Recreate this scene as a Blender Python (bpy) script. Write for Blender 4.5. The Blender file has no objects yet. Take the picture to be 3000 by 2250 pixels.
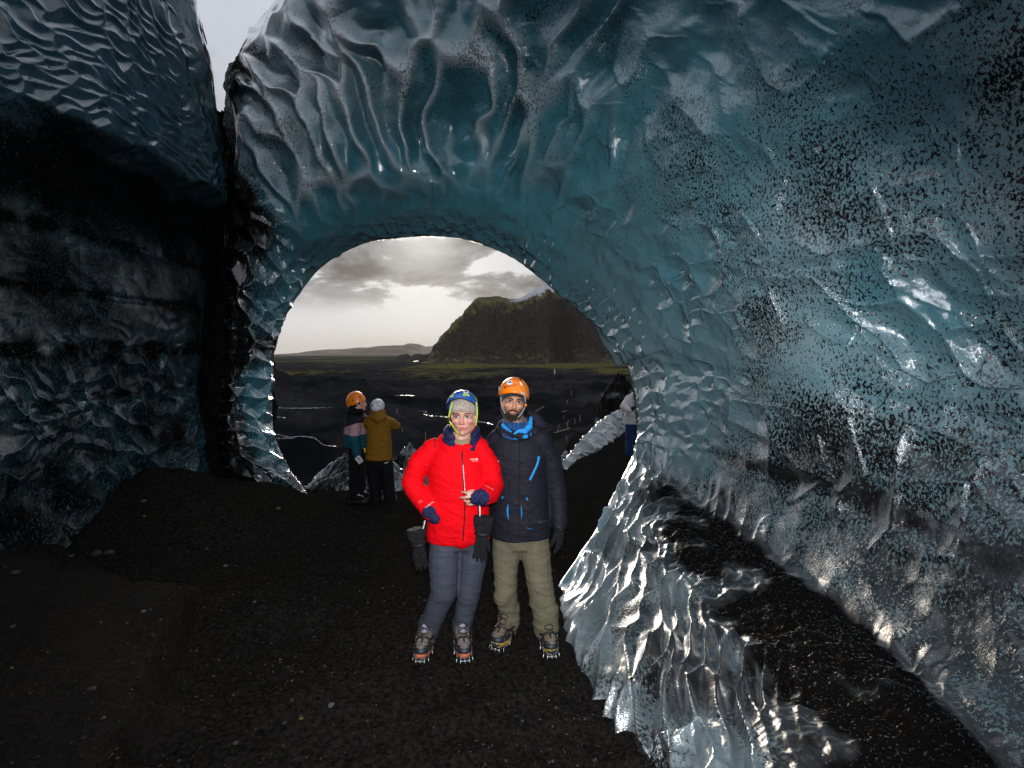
import bpy, bmesh, math, random
import numpy as np
from mathutils import Vector, Matrix
random.seed(7)
C = bpy.context.scene.collection
SC = bpy.context.scene
R = math.radians

# ------------------------------------------------------------------ camera, sky, light, exposure
H = 1.98                                   # eye height of the photographer above the cave floor
cd = bpy.data.cameras.new('camera'); cam = bpy.data.objects.new('camera', cd); C.objects.link(cam)
cam.location = (0, 0, H); cam.rotation_euler = (R(90), 0, 0)
cd.sensor_width = 36; cd.lens = 18; cd.shift_y = -0.03
cd.clip_start = 0.05; cd.clip_end = 90000
SC.camera = cam

SUN_EL, SUN_AZ = 12.0, -9.5                # behind thin cloud, ahead of the camera
SUN_STRENGTH = 1.2
FLASH_W = 560.0

world = bpy.data.worlds.new('World'); SC.world = world; world.use_nodes = True
def build_world():
    nt = world.node_tree; N = nt.nodes; L = nt.links
    N.clear()
    def nd(t, **k):
        n = N.new(t)
        for a, b in k.items(): setattr(n, a, b)
        return n
    def mth(op, a, b=None, c=None, clamp=False):
        n = nd('ShaderNodeMath', operation=op, use_clamp=clamp)
        for i, v in enumerate((a, b, c)):
            if v is None: continue
            if isinstance(v, (int, float)): n.inputs[i].default_value = v
            else: L.new(v, n.inputs[i])
        return n.outputs[0]
    def mixc(f, a, b):
        n = nd('ShaderNodeMix', data_type='RGBA')
        for s, v in ((n.inputs[0], f), (n.inputs[6], a), (n.inputs[7], b)):
            if isinstance(v, (int, float)): s.default_value = v
            elif isinstance(v, tuple): s.default_value = (*v, 1)
            else: L.new(v, s)
        return n.outputs[2]
    def sstep(x, a, b):
        n = nd('ShaderNodeMapRange', interpolation_type='SMOOTHSTEP')
        n.inputs[1].default_value = a; n.inputs[2].default_value = b
        L.new(x, n.inputs[0]); return n.outputs[0]
    out = nd('ShaderNodeOutputWorld')
    sky = nd('ShaderNodeTexSky', sky_type='NISHITA', sun_disc=False)
    sky.sun_elevation = R(SUN_EL); sky.sun_rotation = R(SUN_AZ)
    sky.dust_density = 2.0
    tc = nd('ShaderNodeTexCoord')
    sep = nd('ShaderNodeSeparateXYZ'); L.new(tc.outputs['Generated'], sep.inputs[0])
    x, y, z = sep.outputs
    zc = mth('MAXIMUM', z, 0.0)
    den = mth('ADD', zc, 0.30)
    comb = nd('ShaderNodeCombineXYZ')
    L.new(mth('DIVIDE', x, den), comb.inputs[0]); L.new(mth('DIVIDE', y, den), comb.inputs[1])
    comb.inputs[2].default_value = 1.2
    n1 = nd('ShaderNodeTexNoise'); n1.inputs['Scale'].default_value = 2.6; n1.inputs['Detail'].default_value = 7
    n1.inputs['Roughness'].default_value = 0.56; n1.inputs['Distortion'].default_value = 0.25
    L.new(comb.outputs[0], n1.inputs['Vector'])
    n2 = nd('ShaderNodeTexNoise'); n2.inputs['Scale'].default_value = 4.2; n2.inputs['Detail'].default_value = 4
    L.new(tc.outputs['Generated'], n2.inputs['Vector'])
    # a fully clouded sky: pale veil, darker cumulus in a band above the horizon
    el = mth('ARCSINE', z)                       # radians
    veil = mixc(sstep(el, 0.005, 0.06), (0.66, 0.61, 0.56), (0.70, 0.71, 0.725))
    veil = mixc(sstep(el, 0.12, 0.5), veil, (0.58, 0.61, 0.68))
    veil = mixc(sstep(el, 0.6, 1.35), veil, (0.82, 0.85, 0.92))
    veil = mixc(mth('MULTIPLY', sstep(n2.outputs[0], 0.35, 0.7), 0.35), veil, (0.74, 0.75, 0.78))
    # brighter round the hidden sun
    sd = (math.sin(R(SUN_AZ)) * math.cos(R(SUN_EL)), math.cos(R(SUN_AZ)) * math.cos(R(SUN_EL)), math.sin(R(SUN_EL)))
    dot = nd('ShaderNodeVectorMath', operation='DOT_PRODUCT'); L.new(tc.outputs['Generated'], dot.inputs[0]); dot.inputs[1].default_value = sd
    glow = mth('POWER', mth('MAXIMUM', dot.outputs['Value'], 0.0), 110.0)
    glow2 = mth('POWER', mth('MAXIMUM', dot.outputs['Value'], 0.0), 420.0)
    veil = mixc(mth('MULTIPLY', glow, 0.80), veil, (1.0, 0.99, 0.97))
    band = mth('MULTIPLY', sstep(el, 0.060, 0.135), mth('SUBTRACT', 1.0, mth('MULTIPLY', sstep(el, 0.22, 0.42), 0.82)))
    cl = mth('MULTIPLY', sstep(n1.outputs[0], 0.45, 0.515), band)
    dark = mixc(sstep(n1.outputs[0], 0.47, 0.64), (0.33, 0.335, 0.345), (0.085, 0.088, 0.094))
    cloud = mixc(mth('MULTIPLY', cl, mth('MULTIPLY_ADD', glow2, -0.55, 0.95)), veil, dark)
    sc = nd('ShaderNodeMix', data_type='RGBA', blend_type='MULTIPLY'); sc.inputs[0].default_value = 1
    L.new(sky.outputs[0], sc.inputs[6]); sc.inputs[7].default_value = (0.1, 0.1, 0.1, 1)
    col = mixc(0.985, sc.outputs[2], cloud)
    col = mixc(sstep(z, -0.02, -0.004), (0.02, 0.02, 0.02), col)
    bg = nd('ShaderNodeBackground'); L.new(col, bg.inputs[0]); bg.inputs[1].default_value = 1.0
    L.new(bg.outputs[0], out.inputs[0])
build_world()

sl = bpy.data.lights.new('sun', 'SUN'); sl.energy = SUN_STRENGTH; sl.angle = R(12); sl.color = (1, 0.86, 0.68)
so = bpy.data.objects.new('sun', sl); C.objects.link(so)
_d = Vector((math.sin(R(SUN_AZ)) * math.cos(R(SUN_EL)), math.cos(R(SUN_AZ)) * math.cos(R(SUN_EL)), math.sin(R(SUN_EL))))
so.rotation_euler = _d.to_track_quat('Z', 'Y').to_euler(); so.location = _d * 50

# the photographer's flash, whose light the photograph shows on the people and the near ice
fl = bpy.data.lights.new('camera_flash', 'SPOT'); fl.energy = FLASH_W; fl.color = (0.97, 0.98, 1.0)
fl.shadow_soft_size = 0.04; fl.spot_size = R(100); fl.spot_blend = 0.9
fo = bpy.data.objects.new('camera_flash', fl); C.objects.link(fo)
fo.location = (0.03, 0.0, H + 0.16)
fo.rotation_euler = Vector((0.25, 3.4, -0.75)).normalized().to_track_quat('-Z', 'Y').to_euler()

SC.view_settings.view_transform = 'Standard'
try: SC.view_settings.look = 'None'
except Exception: pass
SC.view_settings.exposure = 0.0; SC.view_settings.gamma = 1.0
SC.view_settings.use_curve_mapping = False
cy = SC.cycles
cy.use_denoising = True
try: cy.denoiser = 'OPENIMAGEDENOISE'
except Exception: pass
cy.max_bounces = 6; cy.diffuse_bounces = 3; cy.glossy_bounces = 3; cy.transmission_bounces = 4
cy.sample_clamp_indirect = 4.0
cy.caustics_reflective = False; cy.caustics_refractive = False

# ------------------------------------------------------------------ numpy noise
def _h(ix, iy, iz, seed):
    h = (ix.astype(np.uint32) * np.uint32(374761393) + iy.astype(np.uint32) * np.uint32(668265263)
         + iz.astype(np.uint32) * np.uint32(2147483647) + np.uint32((seed * 1274126177) & 0xffffffff))
    h = (h ^ (h >> np.uint32(13))) * np.uint32(1274126177)
    h = (h ^ (h >> np.uint32(16))) * np.uint32(2246822519)
    return h ^ (h >> np.uint32(15))
def _f(h): return (h & np.uint32(0xffff)).astype(np.float32) / 65535.0
def noise3(x, y, z, seed=0):
    x = np.asarray(x, np.float32); y = np.asarray(y, np.float32); z = np.asarray(z, np.float32)
    x, y, z = np.broadcast_arrays(x, y, z)
    x0 = np.floor(x); y0 = np.floor(y); z0 = np.floor(z)
    fx, fy, fz = x - x0, y - y0, z - z0
    ux = fx * fx * fx * (fx * (fx * 6 - 15) + 10); uy = fy * fy * fy * (fy * (fy * 6 - 15) + 10); uz = fz * fz * fz * (fz * (fz * 6 - 15) + 10)
    x0 = x0.astype(np.int64); y0 = y0.astype(np.int64); z0 = z0.astype(np.int64)
    r = np.zeros(x.shape, np.float32)
    for i in (0, 1):
        for j in (0, 1):
            for k in (0, 1):
                h = _h(x0 + i, y0 + j, z0 + k, seed)
                gx = _f(h) * 2 - 1; gy = _f(h >> np.uint32(8)) * 2 - 1; gz = _f(h >> np.uint32(16)) * 2 - 1
                w = (ux if i else 1 - ux) * (uy if j else 1 - uy) * (uz if k else 1 - uz)
                r += w * (gx * (fx - i) + gy * (fy - j) + gz * (fz - k))
    return r * 1.5
def fbm(x, y, z, octv=4, seed=0, gain=0.5, lac=2.03):
    a = 1.0; s = 0; f = 1.0
    for o in range(octv):
        s = s + a * noise3(x * f, y * f, z * f, seed + o * 17); a *= gain; f *= lac
    return s
def worley2(u, v, seed=0):
    """nearest jittered cell: delta u, delta v to its centre, F1^2, F2^2, random per cell"""
    u = np.asarray(u, np.float32); v = np.asarray(v, np.float32)
    iu = np.floor(u).astype(np.int64); iv = np.floor(v).astype(np.int64)
    best = np.full(u.shape, 9.0, np.float32); sec = best.copy(); bu = np.zeros_like(best); bv = np.zeros_like(best); br = np.zeros_like(best)
    z = np.zeros_like(iu)
    for i in (-1, 0, 1):
        for j in (-1, 0, 1):
            h = _h(iu + i, iv + j, z, seed)
            du = u - (iu + i + 0.12 + 0.76 * _f(h)); dv = v - (iv + j + 0.12 + 0.76 * _f(h >> np.uint32(16)))
            d = du * du + dv * dv
            m = d < best
            sec = np.where(m, best, np.minimum(sec, d))
            bu = np.where(m, du, bu); bv = np.where(m, dv, bv); br = np.where(m, _f(h >> np.uint32(5)), br)
            best = np.where(m, d, best)
    return bu, bv, best, sec, br
def smooth(a, b, x):
    t = np.clip((x - a) / (b - a), 0, 1); return t * t * (3 - 2 * t)

# ------------------------------------------------------------------ mesh helpers
def P(px, py, Y):
    """the point of the place that stands Y metres ahead in the photograph's direction (px, py)"""
    return ((px - 1500) / 1500 * Y, Y, H + (1035 - py) / 1500 * Y)
def link(name, me, mat=None, parent=None, loc=None):
    o = bpy.data.objects.new(name, me); C.objects.link(o)
    if mat is not None: me.materials.append(mat)
    if parent is not None: o.parent = parent
    if loc is not None: o.location = loc
    return o
def mesh_np(name, V, F, smoothed=True, attrs=None):
    """V (n,3), F (m,k) with one k"""
    V = np.asarray(V, np.float32); F = np.asarray(F, np.int32)
    me = bpy.data.meshes.new(name)
    me.vertices.add(len(V)); me.vertices.foreach_set('co', V.ravel())
    k = F.shape[1]
    me.loops.add(F.size); me.loops.foreach_set('vertex_index', F.ravel())
    me.polygons.add(len(F)); me.polygons.foreach_set('loop_start', np.arange(0, F.size, k, dtype=np.int32))
    me.polygons.foreach_set('use_smooth', np.full(len(F), smoothed))
    for n, a in (attrs or {}).items():
        me.attributes.new(n, 'FLOAT', 'POINT').data.foreach_set('value', np.asarray(a, np.float32).ravel())
    me.update(calc_edges=True); me.validate()
    return me
def grid_faces(nr, nc, flip=False):
    i = np.arange(nr * nc).reshape(nr, nc)
    q = np.stack([i[:-1, :-1], i[:-1, 1:], i[1:, 1:], i[1:, :-1]], -1).reshape(-1, 4)
    return q[:, ::-1] if flip else q
def cr_axis(A, t, axis=0):
    """Catmull-Rom along one axis of A at the parameters t (in index units)"""
    A = np.moveaxis(np.asarray(A, np.float64), axis, 0); n = len(A)
    i = np.clip(np.floor(t).astype(int), 0, n - 2); f = (t - i).reshape((-1,) + (1,) * (A.ndim - 1))
    g = lambda k: A[np.clip(k, 0, n - 1)]
    p0, p1, p2, p3 = g(i - 1), g(i), g(i + 1), g(i + 2)
    p0 = np.where((i == 0).reshape(f.shape), 2 * p1 - p2, p0)
    p3 = np.where((i == n - 2).reshape(f.shape), 2 * p2 - p1, p3)
    r = 0.5 * (2 * p1 + (p2 - p0) * f + (2 * p0 - 5 * p1 + 4 * p2 - p3) * f * f + (3 * p1 - p0 - 3 * p2 + p3) * f ** 3)
    return np.moveaxis(r, 0, axis)
def grid_normals(G):
    a = np.gradient(G, axis=0); b = np.gradient(G, axis=1)
    n = np.cross(a, b); n /= (np.linalg.norm(n, axis=-1, keepdims=True) + 1e-9)
    return n
def tag(o, label=None, cat=None, group=None, kind=None):
    if label: o['label'] = label
    if cat: o['category'] = cat
    if group: o['group'] = group
    if kind: o['kind'] = kind
    return o
def empty(name, loc=(0, 0, 0)):
    o = bpy.data.objects.new(name, None); C.objects.link(o); o.location = loc; o.empty_display_size = 0.1
    return o

# ------------------------------------------------------------------ material helpers
class NT:
    def __init__(s, name):
        s.m = bpy.data.materials.new(name); s.m.use_nodes = True
        s.nt = s.m.node_tree; s.N = s.nt.nodes; s.L = s.nt.links; s.N.clear()
        s.out = s.N.new('ShaderNodeOutputMaterial')
    def n(s, t, **k):
        x = s.N.new(t)
        for a, b in k.items(): setattr(x, a, b)
        return x
    def put(s, sock, v):
        if isinstance(v, (int, float)): sock.default_value = v
        elif isinstance(v, tuple): sock.default_value = (*v, 1) if len(v) == 3 and sock.type == 'RGBA' else v
        else: s.L.new(v, sock)
    def math(s, op, a, b=None, c=None, clamp=False):
        x = s.n('ShaderNodeMath', operation=op, use_clamp=clamp)
        for i, v in enumerate((a, b, c)):
            if v is not None: s.put(x.inputs[i], v)
        return x.outputs[0]
    def mix(s, f, a, b, blend='MIX'):
        x = s.n('ShaderNodeMix', data_type='RGBA', blend_type=blend)
        s.put(x.inputs[0], f); s.put(x.inputs[6], a); s.put(x.inputs[7], b); return x.outputs[2]
    def sstep(s, v, a, b, lo=0.0, hi=1.0):
        x = s.n('ShaderNodeMapRange', interpolation_type='SMOOTHSTEP')
        s.put(x.inputs[0], v); s.put(x.inputs[1], a); s.put(x.inputs[2], b); s.put(x.inputs[3], lo); s.put(x.inputs[4], hi)
        return x.outputs[0]
    def attr(s, name): return s.n('ShaderNodeAttribute', attribute_name=name).outputs['Fac']
    def coords(s, scale=(1, 1, 1), rot=(0, 0, 0), kind='Object'):
        tc = s.n('ShaderNodeTexCoord'); mp = s.n('ShaderNodeMapping')
        mp.inputs['Scale'].default_value = scale; mp.inputs['Rotation'].default_value = rot
        s.L.new(tc.outputs[kind], mp.inputs[0]); return mp.outputs[0]
    def noise(s, co, scale, detail=3, rough=0.5, dist=0.0):
        x = s.n('ShaderNodeTexNoise'); s.put(x.inputs['Vector'], co)
        x.inputs['Scale'].default_value = scale; x.inputs['Detail'].default_value = detail
        x.inputs['Roughness'].default_value = rough; x.inputs['Distortion'].default_value = dist
        return x.outputs[0]
    def bump(s, h, strength, dist=0.01, normal=None):
        x = s.n('ShaderNodeBump'); s.put(x.inputs['Height'], h); x.inputs['Strength'].default_value = strength
        x.inputs['Distance'].default_value = dist
        if normal is not None: s.L.new(normal, x.inputs['Normal'])
        return x.outputs[0]
    def bsdf(s, col, rough=0.5, normal=None, **k):
        x = s.n('ShaderNodeBsdfPrincipled'); s.put(x.inputs['Base Color'], col); s.put(x.inputs['Roughness'], rough)
        if normal is not None: s.L.new(normal, x.inputs['Normal'])
        for a, b in k.items(): s.put(x.inputs[a.replace('_', ' ')], b)
        return x.outputs[0]
    def done(s, sh):
        s.L.new(sh, s.out.inputs[0]); return s.m
# ------------------------------------------------------------------ ice and gravel materials
def make_ice(name, teal=(0.032, 0.150, 0.200), palec=(0.36, 0.50, 0.54), gloss=4.0, bmp=0.26, rough=0.05, speck=60.0, hv=(0.95, 1.40)):
    t = NT(name)
    co = t.coords((1, 1, 1)); cs = t.coords((1.0, 1.0, 0.62), (0.35, 0.0, 0.3))
    d = t.attr('dirt'); pale = t.attr('pale'); thin = t.attr('thin')
    sA = t.noise(cs, speck, 4, 0.62); sB = t.noise(cs, speck * 2.6, 3, 0.6); sC = t.noise(co, 2.3, 4, 0.6)
    dd = t.math('MULTIPLY_ADD', t.math('SUBTRACT', sC, 0.5), 0.28, d)           # patchy amounts of ash
    thr = t.math('MULTIPLY_ADD', dd, -0.36, 0.745)
    k = t.math('MULTIPLY_ADD', sB, 0.35, t.math('MULTIPLY', sA, 0.65))
    m = t.sstep(k, t.math('SUBTRACT', thr, 0.018), t.math('ADD', thr, 0.022))
    # fine dark grit between the large specks
    m2 = t.sstep(t.noise(co, 120, 2, 0.7), t.math('MULTIPLY_ADD', dd, -0.16, 0.72), t.math('MULTIPLY_ADD', dd, -0.16, 0.76))
    m = t.math('MAXIMUM', m, t.math('MULTIPLY', m2, 0.75), clamp=True)
    # fracture lines
    v = t.n('ShaderNodeTexVoronoi', feature='DISTANCE_TO_EDGE'); t.put(v.inputs['Vector'], t.mix(0.12, t.coords((1, 1, 0.55)), t.n('ShaderNodeTexNoise').outputs[1]))
    v.inputs['Scale'].default_value = 1.1
    crack = t.math('MULTIPLY', t.sstep(v.outputs['Distance'], 0.0, 0.013, 1.0, 0.0), t.sstep(t.noise(co, 3.1, 4, 0.65), 0.50, 0.58))
    m = t.math('MAXIMUM', m, t.math('MULTIPLY', crack, 0.35), clamp=True)
    tint = t.noise(co, 1.4, 5, 0.62)
    base = t.mix(t.sstep(tint, 0.3, 0.72), teal, tuple(c * 1.75 for c in teal))
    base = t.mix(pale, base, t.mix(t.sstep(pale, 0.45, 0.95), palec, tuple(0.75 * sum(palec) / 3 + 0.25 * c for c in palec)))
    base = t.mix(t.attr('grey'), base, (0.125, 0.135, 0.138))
    base = t.mix(t.attr('sky_highlight'), base, (0.62, 0.70, 0.78))  # sky highlights painted into the ice colour
    base = t.mix(t.math('MULTIPLY', t.sstep(t.noise(co, 34, 4, 0.7), 0.5, 0.75), 0.22), base, palec)
    col = t.mix(m, base, (0.0045, 0.0039, 0.0037))
    rg = t.math('MULTIPLY_ADD', t.noise(co, 6, 3, 0.6), 0.07, t.math('MULTIPLY_ADD', m, 0.10, rough))
    heavy = t.sstep(dd, hv[0], hv[1])
    rg = t.math('MULTIPLY_ADD', heavy, 0.22, rg)
    rg = t.math('MULTIPLY_ADD', t.attr('grey'), 0.11, rg)
    hN = t.math('ADD', t.math('MULTIPLY', t.noise(co, 42, 4, 0.62), 1.0), t.math('MULTIPLY', t.noise(co, 160, 2, 0.6), 0.32))
    hN = t.math('ADD', t.math('MULTIPLY', hN, t.sstep(d, -0.1, 0.55, 0.22, 1.0)), t.math('MULTIPLY', m, 0.35))
    nb = t.bump(hN, bmp, 0.012)
    df = t.n('ShaderNodeBsdfDiffuse'); t.put(df.inputs[0], col); t.L.new(nb, df.inputs['Normal'])
    tr = t.n('ShaderNodeBsdfTranslucent'); t.put(tr.inputs[0], t.mix(m, (0.30, 0.56, 0.62), (0.01, 0.01, 0.01)))
    t.L.new(nb, tr.inputs['Normal'])
    mx = t.n('ShaderNodeMixShader'); t.put(mx.inputs[0], t.math('MULTIPLY', thin, 0.55)); t.L.new(df.outputs[0], mx.inputs[1]); t.L.new(tr.outputs[0], mx.inputs[2])
    gl = t.n('ShaderNodeBsdfGlossy'); t.put(gl.inputs['Roughness'], rg); t.L.new(nb, gl.inputs['Normal']); t.put(gl.inputs['Color'], (0.95, 0.97, 1.0))
    fr = t.n('ShaderNodeFresnel'); fr.inputs['IOR'].default_value = 1.40; t.L.new(nb, fr.inputs['Normal'])
    wet = t.math('MULTIPLY', fr.outputs[0], t.math('MULTIPLY_ADD', heavy, 0.06 - gloss, gloss), clamp=True)
    spk = t.math('MULTIPLY', t.sstep(t.noise(co, 75, 2, 0.6), 0.62, 0.68), t.sstep(d, 0.85, 1.15))
    wet = t.math('ADD', wet, t.math('MULTIPLY', t.math('MULTIPLY', fr.outputs[0], 3.0), spk), clamp=True)
    m3 = t.n('ShaderNodeMixShader'); t.put(m3.inputs[0], wet); t.L.new(mx.outputs[0], m3.inputs[1]); t.L.new(gl.outputs[0], m3.inputs[2])
    return t.done(m3.outputs[0])
M_ice = make_ice('ice')
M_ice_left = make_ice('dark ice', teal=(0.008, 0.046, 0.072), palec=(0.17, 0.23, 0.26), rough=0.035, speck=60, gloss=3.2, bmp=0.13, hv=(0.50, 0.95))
M_ice_out = make_ice('grey ice', teal=(0.085, 0.115, 0.13), palec=(0.34, 0.39, 0.43), gloss=1.6, rough=0.12, speck=15)

def make_ground():
    t = NT('black volcanic gravel')
    co = t.coords()
    moss = t.attr('moss'); wet = t.attr('near'); terrace_lit = t.attr('terrace_lit')
    n1 = t.noise(co, 34, 5, 0.7); n2 = t.noise(co, 150, 3, 0.65); n3 = t.noise(co, 1.1, 4, 0.6); nf = t.noise(co, 0.035, 6, 0.68); ng = t.noise(co, 0.4, 5, 0.7)
    base = t.mix(t.sstep(n1, 0.3, 0.75), (0.0042, 0.0040, 0.0038), (0.0230, 0.0210, 0.0196))
    base = t.mix(t.math('MULTIPLY', t.sstep(n2, 0.6, 0.74), 0.6), base, (0.030, 0.027, 0.026))
    base = t.mix(t.math('MULTIPLY', t.sstep(n3, 0.55, 0.75), 0.5), base, (0.011, 0.0098, 0.009))
    far = t.mix(t.sstep(nf, 0.35, 0.7), (0.0060, 0.0062, 0.0078), (0.0300, 0.0296, 0.0335))
    far = t.mix(t.math('MULTIPLY', t.sstep(ng, 0.5, 0.8), 0.4), far, (0.0015, 0.0015, 0.0015))
    base = t.mix(t.math('MULTIPLY', terrace_lit, 0.6), base, t.mix(n1, (0.008, 0.0074, 0.0068), (0.038, 0.034, 0.031)))  # terrace gravel lightened in the colour, for the extra flash light on it
    base = t.mix(wet, far, base)
    mk = t.sstep(t.math('ADD', moss, t.math('MULTIPLY', t.math('SUBTRACT', nf, 0.5), 0.9)), 0.42, 0.62)
    base = t.mix(mk, base, t.mix(t.noise(co, 0.09, 4, 0.6), (0.11, 0.10, 0.028), (0.045, 0.05, 0.018)))
    h = t.math('ADD', n1, t.math('MULTIPLY', n2, 0.5))
    nb = t.bump(h, 0.6, 0.02)
    return t.done(t.bsdf(base, t.mix(mk, (0.8, 0.8, 0.8), (0.95, 0.95, 0.95)), nb, Specular_IOR_Level=0.0))
M_ground = make_ground()
def plain(name, col, rough=0.6, bump=0.0, scale=40, var=0.25, **k):
    t = NT(name); co = t.coords()
    n = t.noise(co, scale, 4, 0.6)
    c = t.mix(t.sstep(n, 0.3, 0.7), tuple(x * (1 - var) for x in col), tuple(min(1, x * (1 + var)) for x in col))
    nb = t.bump(n, bump, 0.01) if bump else None
    return t.done(t.bsdf(c, rough, nb, **k))

# ------------------------------------------------------------------ the ground: one sheet to the horizon
def ground_h(x, y):
    x = np.asarray(x, np.float64); y = np.asarray(y, np.float64)
    r = np.where(y > 0, np.hypot(x * 0.6, y), y)
    ys = [-60, -4, 1, 4, 6, 8, 9.0, 11, 14, 20, 30, 45, 70, 100, 200, 400, 1000, 1500, 4000, 16000]
    zs = [0.6, 0.15, 0.02, 0.0, -0.14, -0.32, -0.42, -1.0, -2.2, -4.4, -6.6, -8.4, -10.4, -12.2, -14.6, -17, -20, -21, -22, -22]
    z = sum(np.interp(r * k, ys, zs) for k in (0.92, 0.96, 1.0, 1.04, 1.08)) / 5
    g = lambda cx, cy, sx, sy: np.exp(-(((x - cx) / sx) ** 2 + ((y - cy) / sy) ** 2))
    z = z + 0.80 * g(-4.0, 5.75, 1.25, 0.95) + 0.30 * g(-3.0, 6.6, 0.9, 0.5)
    z = z + 0.30 * g(-4.4, 3.9, 1.6, 1.3)
    # low terrace at the front left with a crumbling edge
    e = 0.22 * noise3(x * 1.1, y * 1.1, 0.5, 5) + 0.06 * noise3(x * 5, y * 5, 0.5, 6)
    edge = np.minimum((-1.35 - 0.36 * (y - 1.5)) - x + e, 4.05 - y + 0.12 * x * 0 + e)
    z = z + np.where(y > 0.5, 0.22, 0.15) * smooth(-0.04, 0.16, edge) * smooth(-3.0, 0.0, y)
    # gravel bank outside on the right, where somebody stands
    bk = smooth(0.2, 1.3, x - 0.10 * (y - 9)) * smooth(17.5, 14.6, y) * smooth(6.5, 8.5, y) * smooth(9, 6, x)
    z = z * (1 - bk) + bk * (-0.30 + 0.10 * smooth(2, 4, x))
    # relief
    near = smooth(30, 6, r)
    near = near * (1 - 0.80 * g(0.0, 3.5, 0.95, 0.7))
    z = z + near * (0.12 * fbm(x * 0.9, y * 0.9, 0.0, 4, 11) + 0.017 * fbm(x * 7, y * 7, 0.0, 3, 12))
    fr = smooth(9, 30, r)
    A = np.clip(r, 0, 260) * 0.022
    rg = 1 - np.abs(fbm(x / 16, y / 26, 0.3, 4, 21)) * 2
    z = z + fr * np.minimum(A, 2.6) * (0.75 * (rg - 0.4) + 0.55 * fbm(x / 5.5, y / 9, 0.4, 5, 23)) * smooth(900, 200, r)
    z = z + fr * 0.9 * fbm(x / 90, y / 140, 0.7, 4, 25) * np.clip(r / 120, 0, 2.2) * smooth(2500, 500, r)
    z = z + 12.5 * g(-72, 128, 26, 32) + 5 * g(-40, 150, 22, 25) + 3.2 * g(-19.5, 47, 5.2, 3.0) + 2.4 * g(-33, 90, 9, 7) + 3.0 * g(-22, 78, 9, 5)
    z = z + 5.5 * g(60, 190, 45, 30) * smooth(900, 400, r) + 4.0 * g(16, 52, 12, 7)
    return z
def ground_z(x, y): return float(ground_h(np.array([x]), np.array([y]))[0])
def on_ground(px, py, y0=2.0, y1=4000.0):
    """where the line of sight in the photograph's direction (px, py) first meets the ground"""
    Y = np.exp(np.linspace(math.log(y0), math.log(y1), 6000))
    X = (px - 1500) / 1500 * Y; Z = H + (1035 - py) / 1500 * Y
    d = Z - ground_h(X, Y); i = int(np.argmax(d <= 0)) if (d <= 0).any() else len(Y) - 1
    return (float(X[i]), float(Y[i]), float(ground_h(X[i:i + 1], Y[i:i + 1])[0]))
def build_ground():
    rr = np.concatenate([[0.0], np.exp(np.linspace(math.log(0.45), math.log(14000), 780))])
    front = np.linspace(R(-62), R(62), 520); back = np.linspace(R(62), R(298), 60)[1:-1]
    th = np.concatenate([front, back, [R(298)]])
    X = rr[:, None] * np.sin(th)[None]; Y = rr[:, None] * np.cos(th)[None]
    Z = ground_h(X, Y)
    rad = np.hypot(X, Y)
    # moss: bands on the plain and the slopes under the mountain
    ang = X / np.maximum(Y, 1)
    moss = 0.75 * smooth(260, 700, rad) * smooth(-0.12, 0.10, ang) + 0.62 * smooth(120, 420, rad)
    moss = moss * (0.55 + 0.9 * noise3(X / 160 + 3.1, Y / 420, 0.0, 31)) + 0.25 * np.exp(-((X - 60) / 50) ** 2 - ((Y - 190) / 34) ** 2)
    moss = np.where(Y < 90, 0, moss + 0.05 * smooth(90, 300, Y)) * smooth(9000, 2500, rad)
    V = np.stack([X, Y, Z], -1).reshape(-1, 3)
    me = mesh_np('ground', V, grid_faces(len(rr), len(th)), True, {'moss': moss, 'near': smooth(26, 9, rad), 'terrace_lit': smooth(0.0, 0.3, np.minimum((-1.35 - 0.36 * (Y - 1.5)) - X, 4.05 - Y) + 0.3 * noise3(X * 1.3, Y * 1.3, 0, 33)) * smooth(-3, 0, Y)})  # last mask: where light is painted into the terrace gravel
    tag(link('ground', me, M_ground), 'black volcanic gravel floor running out onto the plain', kind='structure')
build_ground()

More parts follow.
